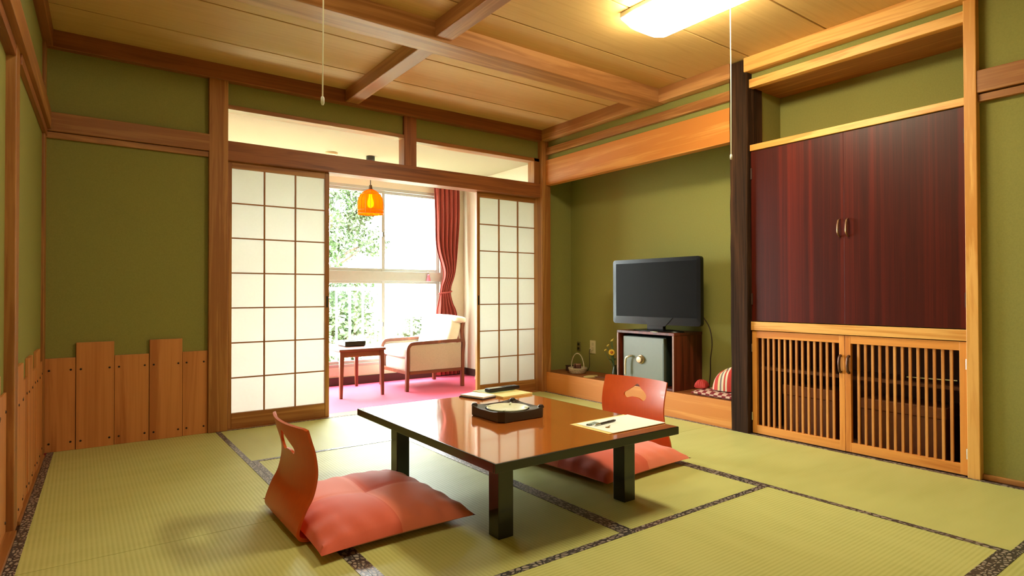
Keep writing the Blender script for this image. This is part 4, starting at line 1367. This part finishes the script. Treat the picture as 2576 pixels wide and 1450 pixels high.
LEAVES = [plain('leaf_green_a', (0.034, 0.060, 0.016, 1), 0.6, noise=0.4, nscale=2.0), plain('leaf_green_b', (0.044, 0.070, 0.020, 1), 0.6, noise=0.4, nscale=2.0), plain('leaf_green_c', (0.026, 0.048, 0.022, 1), 0.6, noise=0.4, nscale=2.0)]
TRUNK = wood('tree_bark', srgb(70, 56, 44), srgb(110, 92, 74), 'z', rough=0.9)
def tree(label, loc, h, rad, crown, mat, nleaf, seed):
    rnd = random.Random(seed)
    t = thing('tree', label, 'tree', loc, group='trees beyond the balcony')
    pts = catmull([(0, 0, 0), (rnd.uniform(-.2, .2), 0, h * .4), (rnd.uniform(-.3, .3), rnd.uniform(-.2, .2), h * .85)], 4)
    MB().tube(pts, [0.16 * (1 - .7 * i / len(pts)) for i in range(len(pts))], 8).build('trunk', TRUNK, t, smooth=True)
    for k in range(6):
        a_ = 2 * PI * k / 6 + rnd.uniform(-.3, .3)
        z0 = h * rnd.uniform(.4, .75)
        MB().tube([(0, 0, z0), (rad * .4 * math.cos(a_), rad * .4 * math.sin(a_), z0 + .5), (rad * .8 * math.cos(a_), rad * .8 * math.sin(a_), z0 + .8)], [.06, .04, .02], 6).build('branch', TRUNK, t, smooth=True)
    clumps = []
    for k in range(crown):
        a_, e_ = rnd.uniform(0, 2 * PI), rnd.uniform(-.55, 1)
        r_ = rad * rnd.uniform(.45, .95)
        clumps.append((r_ * math.cos(a_) * math.sqrt(1 - min(1, e_ * e_) * .8), r_ * math.sin(a_) * math.sqrt(1 - min(1, e_ * e_) * .8), h * .72 + e_ * h * .30, rad * rnd.uniform(.22, .40)))
    mb_ = MB()
    for k in range(nleaf):
        cx, cy, cz, cr = clumps[k % len(clumps)]
        d_ = Vector((rnd.gauss(0, 1), rnd.gauss(0, 1), rnd.gauss(0, 1))).normalized()
        p = Vector((cx, cy, cz)) + d_ * cr * rnd.uniform(.6, 1.05)
        nrm = (d_ + Vector((rnd.uniform(-.7, .7), rnd.uniform(-.7, .7), rnd.uniform(-.2, .9)))).normalized()
        a1 = nrm.orthogonal().normalized()
        a1 = (Matrix.Rotation(rnd.uniform(0, 6.28), 3, nrm) @ a1)
        a2 = nrm.cross(a1)
        s = rnd.uniform(.045, .085)
        b0 = len(mb_.v)
        mb_.v += [tuple(p - a1 * s), tuple(p + a2 * s * .5 + nrm * s * .12), tuple(p + a1 * s), tuple(p - a2 * s * .5 + nrm * s * .12)]
        mb_.f.append((b0, b0 + 1, b0 + 2, b0 + 3))
    me = bpy.data.meshes.new('foliage')
    me.from_pydata(mb_.v, [], mb_.f)
    f_ = put('foliage', me, mat, t)
    f_['kind'] = 'stuff'
GZ = -4.0
tree('tall leafy tree seen in the upper left window pane', (3.9, 8.2, GZ), 8.4, 1.45, 24, LEAVES[0], 9000, 1)
tree('loose pale tree close behind the amber pendant lamp', (5.5, 11.6, GZ), 8.0, 1.5, 20, LEAVES[1], 8000, 2)
tree('round low tree behind the side table', (3.3, 5.4, GZ), 4.5, 1.0, 18, LEAVES[1], 7000, 3)
tree('dense dark tree further left beyond the balcony', (0.6, 9.4, GZ), 7.6, 1.5, 22, LEAVES[2], 7000, 4)
tree('low tree below the railing beyond the armchair', (6.6, 7.6, GZ), 4.4, 1.1, 18, LEAVES[0], 6000, 5)
